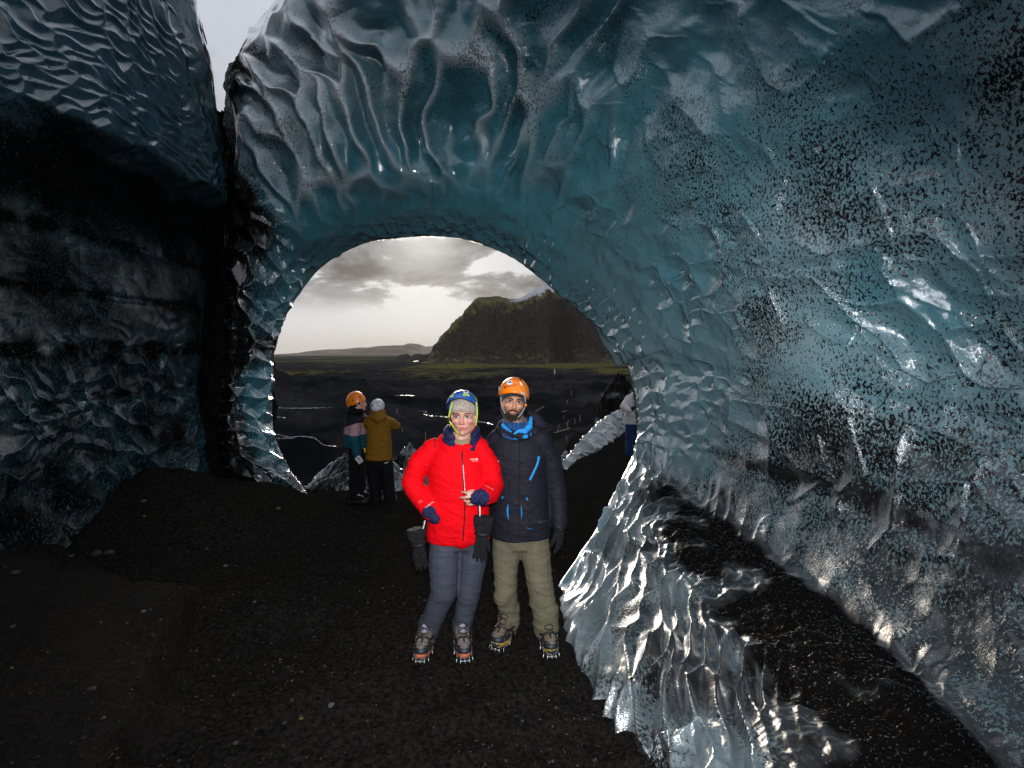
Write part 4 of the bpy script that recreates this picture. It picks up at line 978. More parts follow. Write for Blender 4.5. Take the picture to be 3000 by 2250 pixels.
# ---- head
def rotm(yaw, pitch, roll):
    return np.array((Matrix.Rotation(R(yaw), 3, 'Z') @ Matrix.Rotation(R(roll), 3, 'Y') @ Matrix.Rotation(R(pitch), 3, 'X')))
class Head:
    """local frame: x to the right of the picture, y away from the face's front, z up, origin between the eyes at the skull's middle"""
    def __init__(s, c, M, sc): s.c = np.asarray(c, float); s.M = M; s.sc = np.asarray(sc, float)
    def __call__(s, p): return (np.asarray(p, float) * s.sc) @ s.M.T + s.c
    def inv(s, p): return ((np.asarray(p, float) - s.c) @ s.M) / s.sc
def head_blob(b, h, male=False, neck=True):
    q = Blob()
    q.ell((0, .02, .03), (.075, .095, .095)); q.ell((0, -.028, -.045), (.060, .060, .080))
    jw = .046 if male else .039
    q.cone((-jw, -.015, -.075), (0, -.066, -.105), .030, .026 if male else .023); q.cone((jw, -.015, -.075), (0, -.066, -.105), .030, .026 if male else .023)
    q.cone((-jw, -.0, -.04), (-jw, -.01, -.08), .034, .03); q.cone((jw, -.0, -.04), (jw, -.01, -.08), .034, .03)
    for sx in (-1, 1):
        q.ell((sx * .040, -.060, -.030), (.026, .024, .022)); q.ell((sx * .074, .012, -.012), (.010, .018, .030))
        q.cone((sx * .008, -.083, .020), (sx * .040, -.072, .022), .012, .012)
        q.ell((sx * .0125, -.100, -.041), (.0085, .011, .008))
        q.cone((sx * .014, -.079, -.066), (sx * .030, -.068, -.062), .012, .011)
    q.cone((0, -.086, .004), (0, -.112, -.034), .0095, .0125 if male else .0115)
    q.cone((-.020, -.086, -.069), (.020, -.086, -.069), .0075, .0075); q.cone((-.016, -.086, -.078), (.016, -.086, -.078), .0085, .0085)
    q.ell((0, -.080, -.104), (.017, .016, .016)); q.ell((0, -.068, .045), (.05, .016, .03))
    q.xform(h); b.V += q.V; b.F += [tuple(i + b.n for i in f) for f in q.F]; b.n += q.n
def face_parts(h, body, lipm, browm, male=False):
    for sx in (-1, 1):
        e = Blob().ell((sx * .0325, -.0795, -.001), (.0150, .0075, .0062 if male else .0068)).xform(h); part('eye', e, M_eye, body)
        i = Blob().ell((sx * .0330 - .001, -.0845, 0.0), (.0070, .0042, .0066)).xform(h); part('iris', i, M_iris, body)
        l = Blob().chain([(sx * .017, -.0845, .003), (sx * .030, -.0875, .0078), (sx * .047, -.0795, .002)], [.0013, .0024, .0014]).xform(h); part('eyelashes', l, M_brow, body)
        br = Blob().chain([(sx * .013, -.0955, .0185), (sx * .032, -.090, .0245), (sx * .050, -.078, .0185)], [.004 if male else .0026, .0052 if male else .0032, .0022]).xform(h); part('eyebrow', br, browm, body)
    lp = Blob().chain([(-.0260, -.0880, -.0725), (-.008, -.0945, -.0680), (.008, -.0945, -.0680), (.0260, -.0880, -.0725)], [.0026, .0052, .0052, .0026], flat=0.7)
    lp.chain([(-.0240, -.0885, -.0735), (0, -.0955, -.0780), (.0240, -.0885, -.0735)], [.0026, .0062, .0026], flat=0.7).xform(h); part('lips', lp, lipm, body)
def blush(me, h, amt=1.0, stub=0.0):
    p = h.inv(verts_of(me)); g = lambda c, r: np.exp(-(((p - np.array(c)) / r) ** 2).sum(1))
    b = 0.75 * g((0, -.108, -.034), .020) + 0.42 * (g((-.042, -.075, -.035), .026) + g((.042, -.075, -.035), .026)) + 0.15 * g((0, -.09, -.10), .03)
    me.attributes.new('blush', 'FLOAT', 'POINT').data.foreach_set('value', np.clip(b * amt, 0, 1).astype(np.float32))
    s_ = stub * smooth(-.035, -.075, p[:, 2] + 0.35 * np.clip(.04 - np.abs(p[:, 0]), 0, .04)) * smooth(-.16, -.13, p[:, 2])
    me.attributes.new('stubble', 'FLOAT', 'POINT').data.foreach_set('value', np.clip(s_, 0, 1).astype(np.float32))
def shell(h, c, r, rim, thick=0.006, n=64, m=22, p=2.0, under=True):
    """an open dome: rim(az) gives the elevation of its edge in degrees, az 0 = front"""
    az = np.linspace(0, 2 * np.pi, n, endpoint=False); V = []; rows = []
    for layer in (0, 1):
        for k in range(m):
            f = k / (m - 1)
            el = np.array([R(rim(a) + (88 - rim(a)) * f) for a in az])
            if layer == 1: el = el
            rr = np.asarray(r) - thick * layer
            x = np.sin(az) * np.cos(el); y = -np.cos(az) * np.cos(el); z = np.sin(el)
            V.append(np.stack([x * rr[0], y * rr[1], z * rr[2]], -1) + np.asarray(c))
    V = np.array(V); F = []
    idx = lambda l, k, j: (l * m + k) * n + j % n
    for k in range(m - 1):
        for j in range(n):
            F.append((idx(0, k, j), idx(0, k, j + 1), idx(0, k + 1, j + 1), idx(0, k + 1, j))); F.append((idx(1, k, j), idx(1, k + 1, j), idx(1, k + 1, j + 1), idx(1, k, j + 1)))
    for j in range(n): F.append((idx(0, 0, j), idx(1, 0, j), idx(1, 0, j + 1), idx(0, 0, j + 1)))
    F.append(tuple(idx(0, m - 1, j) for j in range(n))); F.append(tuple(idx(1, m - 1, j) for j in range(n - 1, -1, -1)))
    return Blob().add(h(V.reshape(-1, 3)), F)
def tube(pts, r, n=30):
    q = cr_axis(np.array(pts, float), np.linspace(0, len(pts) - 1, n), 0); b = Blob(); t = np.linspace(0, 2 * np.pi, 8, endpoint=False); RR = []
    for i, p in enumerate(q):
        ax = q[min(i + 1, n - 1)] - q[max(i - 1, 0)]; ax /= np.linalg.norm(ax) + 1e-9; e2 = np.cross(ax, (0.3, 1, 0.2)); e2 /= np.linalg.norm(e2); e1 = np.cross(ax, e2)
        RR.append(p + (np.cos(t)[:, None] * e1 + np.sin(t)[:, None] * e2) * r)
    return b.rings(RR)
# ---- hands: palm and five bent fingers
def hand(b, wrist, fwd, side, back, size=1.0, curl=25, thumb=1, fat=1.0, spread=1.0, thumb_out=35):
    """fwd: along the fingers, side: from little finger towards index, back: out of the back of the hand"""
    f, s_, k = [np.asarray(v, float) / np.linalg.norm(v) for v in (fwd, side, back)]
    g = lambda a, c, d: np.asarray(wrist, float) + size * (f * a + s_ * c + k * d)
    b.cone(g(-.02, 0, 0), g(.03, 0, 0), .024 * size * fat, .028 * size * fat, 0.7, k)
    for c in (-.028, -.010, .010, .028): b.cone(g(.02, c * 0.7, 0), g(.082, c, .003), .017 * size * fat, .0135 * size * fat, 0.9, k)
    L = {-.028: (.032, .022, .018), -.010: (.040, .027, .020), .010: (.043, .029, .021), .028: (.038, .025, .019)}
    for i, (c, ls) in enumerate(L.items()):
        p = g(.084, c, .003); a = R(curl * (0.5 + 0.14 * (3 - i))); r = [.0098, .0090, .0082, .0070]; pts = [p]
        for l in ls:
            d = f * math.cos(a) - k * math.sin(a) + s_ * c * 3.5 * spread; d /= np.linalg.norm(d); p = p + d * l * size; pts.append(p); a += R(curl)
        b.chain(pts, [x * size * fat for x in r])
    if thumb:
        a = R(thumb_out); p0 = g(.022, .026, -.004); d = f * math.cos(a) + s_ * math.sin(a) - k * 0.25; d /= np.linalg.norm(d); p1 = p0 + d * .042 * size
        d2 = f * math.cos(a * 0.5) + s_ * math.sin(a * 0.5) - k * 0.35; d2 /= np.linalg.norm(d2); p2 = p1 + d2 * .030 * size; p3 = p2 + d2 * .024 * size
        b.chain([p0, p1, p2, p3], [x * size * fat for x in (.0155, .0120, .0108, .0088)])
# ---- boots with ice chains
def boot(parent, heel, ang, pitch, cols, size=1.0, laces=True, harness=True, seed=0):
    """heel point on the ground; ang: heading of the toe in degrees (0 = towards the camera)"""
    up_m, cap_m, sole_m, toe_m, ton_m = cols
    f = A3(math.sin(R(ang)), -math.cos(R(ang)), 0); l = A3(math.cos(R(ang)), math.sin(R(ang)), 0); z = A3(0, 0, 1); heel = np.asarray(heel, float)
    T = lambda p: heel + size * (np.atleast_2d(p)[:, :1] * f + np.atleast_2d(p)[:, 1:2] * l + np.atleast_2d(p)[:, 2:3] * z)
    Tn = lambda v: T(v)
    q = Blob(); q.ell((.205, 0, .058), (.070, .048, .040)); q.cone((.19, 0, .065), (.085, 0, .105), .044, .050); q.cone((.075, 0, .075), (.066, 0, .135), .052, .050); q.ell((.045, 0, .062), (.052, .044, .055)); q.cone((.05, 0, .05), (.20, 0, .045), .043, .046); q.xform(Tn)
    me = q.grow('boot', 0.006, 3, wrinkle(.003, 30, 30, seed)); bo = put('boot', me, up_m, parent)
    # sole: outline with tread blocks
    def outline(k, grow_=0.0):
        t = np.linspace(0, 2 * np.pi, 40, endpoint=False); x = .138 + np.cos(t) * (.142 + grow_); w = .044 + .010 * smooth(.10, .20, x) - .004 * np.exp(-((x - .10) / .03) ** 2)
        return np.stack([x, np.sin(t) * (w + grow_) * np.abs(np.sin(t)) ** -0.25, np.full(40, k)], -1) if False else np.stack([x, np.sign(np.sin(t)) * np.abs(np.sin(t)) ** 0.7 * (w + grow_), np.full(40, k) + 0.018 * smooth(.20, .29, x)], -1)
    s1 = Blob().rings([outline(.002, -.006), outline(.004, 0.0), outline(.026, .003), outline(.032, -.003)]); s1.xform(Tn); part('sole', s1, sole_m, bo)
    s2 = Blob().ell((.262, 0, .034), (.026, .034, .017)).xform(Tn); part('toe_bumper', s2, toe_m, bo)
    cp = Blob().ell((.222, 0, .052), (.060, .0515, .036)).cone((.21, -.04, .045), (.10, -.053, .04), .018, .012).cone((.21, .04, .045), (.10, .053, .04), .018, .012).xform(Tn)
    put('toe_cap', cp.grow('toe_cap', 0.006, 2), cap_m, bo)
    tg = Blob().chain([(.178, 0, .096), (.145, 0, .118), (.118, 0, .150), (.108, 0, .170)], [.020, .022, .024, .022], flat=0.75, fdir=(1, 0, 0.3)).xform(Tn); put('tongue', tg.grow('tongue', .006, 2), ton_m, bo)
    if laces:
        lc = Blob()
        for i in range(4):
            x, zz = .182 - i * .022, .108 + i * .026
            a, b_ = A3(x, -.030, zz), A3(x - .014, .030, zz + .016); lc.cone(a, A3(x, 0, zz + .014), .0035, .0035); lc.cone(A3(x, 0, zz + .014), b_, .0035, .0035); lc.cone(A3(x, .030, zz), A3(x - .004, 0, zz + .016), .0035, .0035); lc.cone(A3(x - .004, 0, zz + .016), A3(x - .014, -.030, zz + .016), .0035, .0035)
        lc.xform(Tn); part('lace', lc, M_dark, bo)
    if harness:
        hb = Blob()
        hb.chain([(.06, -.056, .085), (.14, -.056, .075), (.185, -.042, .092), (.195, 0, .112), (.185, .042, .092), (.14, .056, .075), (.06, .056, .085), (.005, .03, .09), (-.006, 0, .092), (.005, -.03, .09), (.06, -.056, .085)], [.0075] * 11)
        hb.chain([(.185, -.042, .09), (.225, -.044, .070), (.246, -.020, .078), (.246, .020, .078), (.225, .044, .070), (.185, .042, .09)], [.0065] * 6)
        hb.chain([(.195, 0, .112), (.248, 0, .079)], [.006, .006]); hb.xform(Tn); part('rubber_harness', hb, M_dark, bo)
        ch = Blob()
        def links(a, b_):
            a, b_ = np.array(a), np.array(b_); n = max(3, int(np.linalg.norm(b_ - a) / .0115)); d = (b_ - a) / np.linalg.norm(b_ - a)
            for i in range(n):
                c = a + (b_ - a) * (i + .5) / n; e = np.cross(d, (0.3, 0.5, 0.8)); e /= np.linalg.norm(e)
                if i % 2: e = np.cross(d, e)
                t = np.linspace(0, 2 * np.pi, 9)[:-1]; pts = [c + d * math.cos(u) * .0085 + e * math.sin(u) * .0048 for u in t] + [c + d * .0085]
                ch.chain(pts, [.0017] * 9, m=5)
        for sy in (-1, 1):
            links((.226, sy * .046, .068), (.235, sy * .047, .004)); links((.246, sy * .022, .078), (.277, sy * .026, .020)); links((.15, sy * .058, .072), (.15, sy * .056, .002)); links((.07, sy * .058, .082), (.06, sy * .050, .002))
        for x in (.272, .24, .15): links((x, -.03, -.001), (x, .03, -.001))
        for x, y in ((.270, -.028), (.270, 0), (.270, .028), (.25, -.05), (.25, .05), (.16, -.055), (.16, .055)): ch.cone((x, y, .004), (x + .01, y * 1.08, -.012), .004, .0012, m=5)
        ch.xform(Tn); tag(part('ice_chain', ch, M_iron, bo), kind='stuff')
    return bo
# ------------------------------------------------------------------ the woman in the red jacket
def build_woman():
    x0 = W(1345, 1930, 3.4)[0]; root = empty('person', (x0, 3.42, 0.0))
    tag(root, 'woman in a bright red jacket and blue helmet standing with one hand in her pocket', 'person', 'people at the ice cave')
    sL, eL, wL = W(1262, 1318, 3.45), W(1206, 1415, 3.43), W(1262, 1497, 3.33)
    sR, eR, wR = W(1408, 1316, 3.45), W(1446, 1424, 3.42), W(1412, 1457, 3.245)
    hL, kL, aL = W(1308, 1545, 3.46), W(1300, 1735, 3.40), W(1255, 1850, 3.47)
    hR, kR, aR = W(1388, 1545, 3.47), W(1374, 1735, 3.45), W(1352, 1845, 3.49)
    hd = Head(W(1359, 1214, 3.425), rotm(-3, 4, 0), (1.10, 1.0, 1.04))
    # body: head, neck, trunk, limbs and hands in one skin
    b = Blob(); head_blob(b, hd)
    nk = W(1357, 1262, 3.46); b.cone(hd((0, .02, -.07)), nk, .054, .056); b.cone(nk, W(1350, 1300, 3.48), .058, .085)
    b.loft([(W(1345, 1585, 3.47), .16, .10), (W(1347, 1520, 3.47), .155, .10), (W(1345, 1430, 3.47), .13, .09), (W(1342, 1350, 3.47), .155, .10), (W(1342, 1312, 3.47), .15, .085), (W(1348, 1295, 3.47), .07, .06)])
    b.chain([sL, eL, wL], [.048, .040, .028]); b.chain([sR, eR, wR], [.048, .040, .027])
    b.chain([hL, kL, aL], [.08, .055, .042]); b.chain([hR, kR, aR], [.08, .055, .042])
    b.cone(aL, W(1246, 1905, 3.32), .035, .03); b.cone(aR, W(1358, 1902, 3.34), .035, .03)
    # left picture hand in the pocket, right picture hand across the front
    hand(b, wL + A3(.01, .03, -.01), W(1283, 1540, 3.42) - wL, (0, -1, 0), (-1, 0, .3), 0.8, 8)
    # visible hand: back towards the camera, fingers pointing to the left
    wr = W(1402, 1458, 3.225); b.cone(wR, wr, .026, .023, 0.85, (0, 1, 0))
    kn = [W(1383, 1444, 3.195), W(1381, 1455, 3.187), W(1383, 1466, 3.19), W(1389, 1475, 3.2)]
    for k in kn: b.cone(wr, k, .017, .0115, 0.85, (0, 1, 0))
    b.chain([kn[0], W(1369, 1444, 3.19), W(1360, 1443, 3.20), W(1352.5, 1441, 3.215)], [.0105, .0092, .008, .006])
    b.chain([kn[1], W(1364, 1457, 3.18), W(1354, 1458, 3.19), W(1347.5, 1457.5, 3.205)], [.0105, .0092, .008, .006])
    b.chain([kn[2], W(1369, 1470, 3.19), W(1361, 1467, 3.205), W(1362, 1461, 3.225)], [.0105, .0092, .0085, .007])
    b.chain([kn[3], W(1377, 1479, 3.205), W(1369, 1476, 3.22), W(1370, 1470, 3.235)], [.0098, .0085, .008, .0065])
    b.chain([W(1396, 1447, 3.22), W(1385, 1438, 3.225), W(1373, 1440, 3.235), W(1364, 1446, 3.24)], [.0135, .0105, .0092, .0075])
    me = b.grow('body', 0.0045, 2); blush(me, hd, 1.0); body = put('body', me, M_skinW, root)
    face_parts(hd, body, M_lipW, M_brow)
    # trousers
    t = Blob(); t.loft([(W(1346, 1600, 3.47), .150, .115), (W(1346, 1560, 3.47), .182, .128), (W(1345, 1520, 3.47), .178, .12), (W(1345, 1480, 3.47), .16, .11)])
    t.chain([hL, W(1300, 1640, 3.43), kL, W(1277, 1790, 3.43), aL + A3(0, 0, -.005)], [.106, .103, .088, .076, .068], flat=0.98)
    t.chain([hR, W(1386, 1640, 3.46), kR, W(1362, 1795, 3.47), aR + A3(0, 0, -.005)], [.100, .092, .078, .070, .064])
    for a, m in ((aL, .071), (aR, .066)):
        t.cone(a + A3(0, 0, 0), a + A3(.004, -.004, .05), m, m + .003)
    tr = put('trousers', t.grow('trousers', 0.008, 3, wrinkle(.0050, 5, 15, 501)), M_greyp, root)
    # jacket
    j = Blob()
    j.loft([(W(1344, 1578, 3.47), .216, .150), (W(1344, 1530, 3.46), .214, .162), (W(1343, 1460, 3.45), .202, .160), (W(1342, 1400, 3.45), .200, .158), (W(1341, 1350, 3.455), .203, .150), (W(1340, 1315, 3.46), .180, .125), (W(1345, 1292, 3.47), .120, .105)])
    j.cone(W(1352, 1570, 3.40), W(1356, 1577, 3.37), .10, .07)
    j.chain([sL + A3(.02, 0, 0), W(1226, 1360, 3.44), eL, W(1236, 1462, 3.38), wL], [.082, .074, .070, .068, .060])
    j.chain([sR + A3(-.02, 0, 0), W(1434, 1365, 3.44), eR, W(1436, 1447, 3.33), wR + A3(.012, .012, 0)], [.082, .074, .070, .066, .060])
    jk = put('jacket', j.grow('jacket', 0.0085, 4, wrinkle(.0085, 6.5, 13, 511)), M_red, root)
    # hood of the shell standing round the neck and the quilted collar inside it
    def ringpts(cx, py, Y, rx, ry, a0, a1, n=14, dz=0.0, fwd=0.0):
        c = W(cx, py, Y); out = []
        for i in range(n):
            a = R(a0 + (a1 - a0) * i / (n - 1)); k = math.cos(a)      # 0 = back, +-180 = front
            out.append(c + A3(math.sin(a) * rx, k * ry, dz * (1 - k) / 2 * -1))
        return out
    hb = Blob(); pts = ringpts(1346, 1284, 3.475, .125, .115, -158, 158, 18, .05); hb.chain(pts, [.030 + .012 * abs(math.sin(i / 17 * math.pi)) for i in range(18)])
    pts = ringpts(1346, 1300, 3.475, .135, .12, -160, 160, 18, .05); hb.chain(pts, [.034] * 18)
    put('hood', hb.grow('hood', .0075, 3, wrinkle(.006, 10, 14, 515)), M_red, root)
    nb_ = Blob()
    for py, r_, k in ((1302, .100, .024), (1286, .104, .026), (1268, .104, .026), (1250, .100, .024)):
        nb_.chain(ringpts(1352, py, 3.455, r_ + .002, r_ + .004, -142 - (1302 - py) * .14, 142 - (1302 - py) * 0.35, 16, .065), [k] * 16)
    put('quilted_collar', nb_.grow('quilted_collar', .0065, 2, wrinkle(.004, 14, 26, 516)), M_navy, root)
    sc_ = Blob(); [sc_.chain(ringpts(1357, py, 3.44, .066, .066, -178, 178, 16, .02), [.014] * 16) for py in (1281, 1289, 1297)]
    put('neck_scarf', sc_.grow('neck_scarf', .006, 2, wrinkle(.004, 20, 30, 517)), make_cloth('beige neck cloth', (0.36, 0.25, 0.16), 0.9, 200, 0.2), root)
    sh = Blob().ell(W(1357, 1312, 3.40), (.05, .04, .035)); part('red_shirt', sh, M_red, root)
    # cuffs of the quilted liner
    cf = Blob(); a = wL + A3(.004, -.010, -.006)
    d = W(1274, 1514, 3.37) - W(1252, 1486, 3.345); d /= np.linalg.norm(d); cf.cone(a - d * .015, a + d * .048, .054, .044)
    put('cuff', cf.grow('cuff', .006, 2, wrinkle(.0025, 10, 40, 518)), M_navy, jk)
    cf = Blob(); d = wr - wR; d /= np.linalg.norm(d)
    for i in range(4): cf.cone(wR + A3(.012, .010, 0) + d * (.012 + i * .018), wR + A3(.010, .010, 0) + d * (.018 + i * .018), .058 - .0045 * i, .056 - .0045 * i)
    put('cuff', cf.grow('cuff', .005, 1, wrinkle(.0015, 12, 40, 519)), M_navy, jk)
    bv = bvh_of(jk)
    trim_tube('zip', bv, [(1354, 1322), (1357, 1400), (1361, 1500), (1356, 1584)], .0042, M_dark, jk, 40, .000)
    trim_tube('zip_shine', bv, [(1356.5, 1362), (1359, 1400), (1362, 1440)], .0022, M_white, jk, 20, .003)
    trim_tube('zip_puller', bv, [(1353.5, 1324), (1353, 1341)], .0045, M_dark, jk, 6, .004)
    trim_tube('drawcord', bv, [(1275, 1280), (1274, 1312)], .0035, M_dark, jk, 8, .003); trim_tube('drawcord', bv, [(1427, 1300), (1436, 1312)], .003, M_dark, jk, 6, .003)
    trim_tube('zip_puller', bv, [(1356, 1586), (1355, 1594)], .0055, M_red, jk, 5, .004)
    trim_tube('hem_seam', bv, [(1248, 1556), (1300, 1578), (1350, 1586)], .0018, M_red, jk, 20, .001); trim_tube('pocket_puller', bv, [(1252, 1532), (1253, 1546)], .004, M_dark, jk, 5, .004)
    t1 = plain('white print', (0.8, 0.75, 0.75), 0.5)
    trim_text('lettering', bv, 'regatta', 1377, 1347, 4.2, 0, t1, jk, .003, 1.25); trim_disc('logo', bv, 1396.5, 1345.3, 2.6, t1, jk, .003)
    trim_text('lettering', bv, 'PROFESSIONAL', 1382, 1351.5, 1.6, 0, t1, jk, .003, 1.2)
    trim_text('lettering', bv, 'OUTDOORS', 1247, 1491, 4.0, -38, t1, jk, .004, 0.95); trim_text('lettering', bv, 'TRZ', 1228, 1476, 6, -30, plain('pink print', (0.8, 0.22, 0.26), 0.5), jk, .004, 0.8)
    trim_text('lettering', bv, 'OUTDOORS', 1419, 1424, 3.0, 28, plain('pale pink print', (0.85, 0.4, 0.42), 0.5), jk, .004, 1.2); trim_text('logo', bv, 'A', 1456, 1352, 6, 10, t1, jk, .004, 1.3)
    # helmet
    hh = Head(W(1354, 1194, 3.44), rotm(-3, -4, 1), (1, 1, 1))
    rim = lambda a: 1.5 + 27 * math.cos(a) + 4.5 * math.cos(2 * a)
    hs = shell(hh, (0, 0, 0), (.109, .128, .118), rim, .007); hm = part('helmet', hs, M_blue, root)
    ed = Blob().chain([hh(A3(math.sin(a) * math.cos(R(rim(a))) * .1075, -math.cos(a) * math.cos(R(rim(a))) * .1265, math.sin(R(rim(a))) * .1165)) for a in np.linspace(0, 2 * np.pi, 41)], [.0042] * 41, m=6); part('helmet_edge', ed, M_dark, hm)
    bh = bvh_of(hm)
    trim_patch('vent', bh, [(1318, 1161), (1332, 1156), (1328, 1164), (1322, 1166)], M_lime, hm, 5, .003); trim_patch('vent', bh, [(1391, 1163), (1396, 1168), (1398, 1176), (1395, 1174)], M_lime, hm, 5, .003)
    trim_patch('front_badge', bh, [(1357, 1153.5), (1372, 1154), (1376, 1162), (1355, 1160)], M_lime, hm, 6, .003); trim_text('lettering', bh, 'CE', 1360, 1159.3, 4.2, 3, M_blue, hm, .0065, 1.1)
    trim_disc('sticker', bh, 1365, 1149, 8, M_white, hm, .003, 0.55); trim_disc('sticker_motif', bh, 1365, 1149, 4.5, M_blue, hm, .005, 0.5)
    for q in ([(1338, 1153), (1347, 1149), (1348, 1151), (1338, 1156)], [(1382, 1150), (1390, 1156), (1387, 1157), (1380, 1153)]): trim_patch('vent', bh, q, M_dark, hm, 4, .002)
    # ribbed beanie
    bn = shell(Head(W(1358, 1199, 3.43), rotm(-3, 0, 0), (1, 1, 1)), (0, 0, 0), (.0945, .112, .104), lambda a: -24 + 21 * math.cos(a) + 3 * math.cos(2 * a), .008, 72, 20)
    part('beanie', bn, M_beige, root)
    # straps
    for pts, nm in (([(1325, 1178, 3.36), (1319, 1200, 3.345), (1315, 1222, 3.345), (1316, 1231, 3.345)], 'strap'), ([(1316, 1232, 3.343), (1325, 1246, 3.335), (1334, 1260, 3.345), (1345, 1273, 3.37)], 'strap'), ([(1395, 1178, 3.37), (1398, 1200, 3.36), (1397, 1225, 3.36), (1393, 1248, 3.365)], 'strap')):
        part(nm, tube([W(*p) for p in pts], .0044), M_lime, hm)
    part('buckle', Blob().ell(W(1315, 1228, 3.335), (.011, .006, .013)), M_dark, hm)
    part('buckle', tube([W(*p) for p in ((1391, 1240, 3.355), (1388, 1254, 3.36), (1380, 1266, 3.365))], .0052), plain('red buckle webbing', (0.6, 0.05, 0.02), 0.6, 0.3, 180, 0.9), hm)
    er = Blob().cone(W(1318, 1243, 3.37), W(1318, 1249, 3.37), .004, .004); part('earring', er, plain('amber bead', (0.5, 0.2, 0.08), 0.3), body)
    # boots
    cols = (M_boot, M_toecap, M_sorange, M_sorange, M_tongue)
    boot(root, (aL[0] - .004, 3.525, ground_z(aL[0], 3.4) + .012), -3, 0, cols, 1.0, True, True, 521)
    boot(root, (aR[0] - .012, 3.535, ground_z(aR[0], 3.4) + .012), 12, 0, cols, 1.0, True, True, 522)
    return root
build_woman()
# gloves that dangle from her wrists
def dangling_glove(cuff, tip, side, back, label, strap, size=1.0, seed=0):
    cuff, tip = np.asarray(cuff, float), np.asarray(tip, float); f = tip - cuff; L = np.linalg.norm(f); f /= L
    root = empty('glove', cuff); tag(root, label, 'glove', 'gloves dangling from the wrists of the woman')
    b = Blob(); s_ = np.asarray(side, float); s_ -= f * s_.dot(f); s_ /= np.linalg.norm(s_); k = np.asarray(back, float); k -= f * k.dot(f) + s_ * k.dot(s_); k /= np.linalg.norm(k)
    wr = cuff + f * L * .42
    t = np.linspace(0, 2 * np.pi, 22, endpoint=False); ring = lambda p, a, c: p + np.cos(t)[:, None] * s_ * a + np.sin(t)[:, None] * k * c
    b.rings([ring(cuff, .066 * size, .036 * size), ring(cuff + f * .03, .066 * size, .040 * size), ring(cuff + f * L * .30, .052 * size, .036 * size), ring(wr, .044 * size, .030 * size)])
    hand(b, wr, f, s_, k, L * .58 / .165 * 1.02, 7, 1, 1.16, 1.5, 24)
    me = b.grow('shell', .0045, 1, wrinkle(.004, 16, 26, seed)); put('glove_shell', me, M_glove, root)
    cfz = Blob().rings([ring(cuff + f * L * .36, .050 * size, .034 * size), ring(cuff + f * L * .40, .052 * size, .036 * size)]); part('wrist_band', cfz, M_dark, root)
    for i, q in enumerate(strap):
        part('leash', tube([np.asarray(p, float) for p in q], .0042), M_white if i else M_dark, root)
dangling_glove(W(1218, 1549, 3.40), W(1238, 1667, 3.42), (-1, 0, -.1), (0, -1, 0), 'black glove hanging below the pocketed arm, left of the grey trousers', [[W(1240, 1528, 3.375), W(1238, 1540, 3.385), W(1234, 1552, 3.39)], [W(1245, 1526, 3.375), W(1242, 1540, 3.38), W(1238, 1552, 3.385)]], 1.0, 531)
dangling_glove(W(1418, 1513, 3.25), W(1405, 1640, 3.27), (1, 0, .1), (0, -1, 0), 'black glove hanging under the bare hand, between the two people', [[W(1401, 1478, 3.25), W(1402, 1495, 3.235), W(1404, 1512, 3.235)], [W(1405, 1478, 3.25), W(1406, 1495, 3.23), W(1406, 1512, 3.23)]], 1.0, 532)

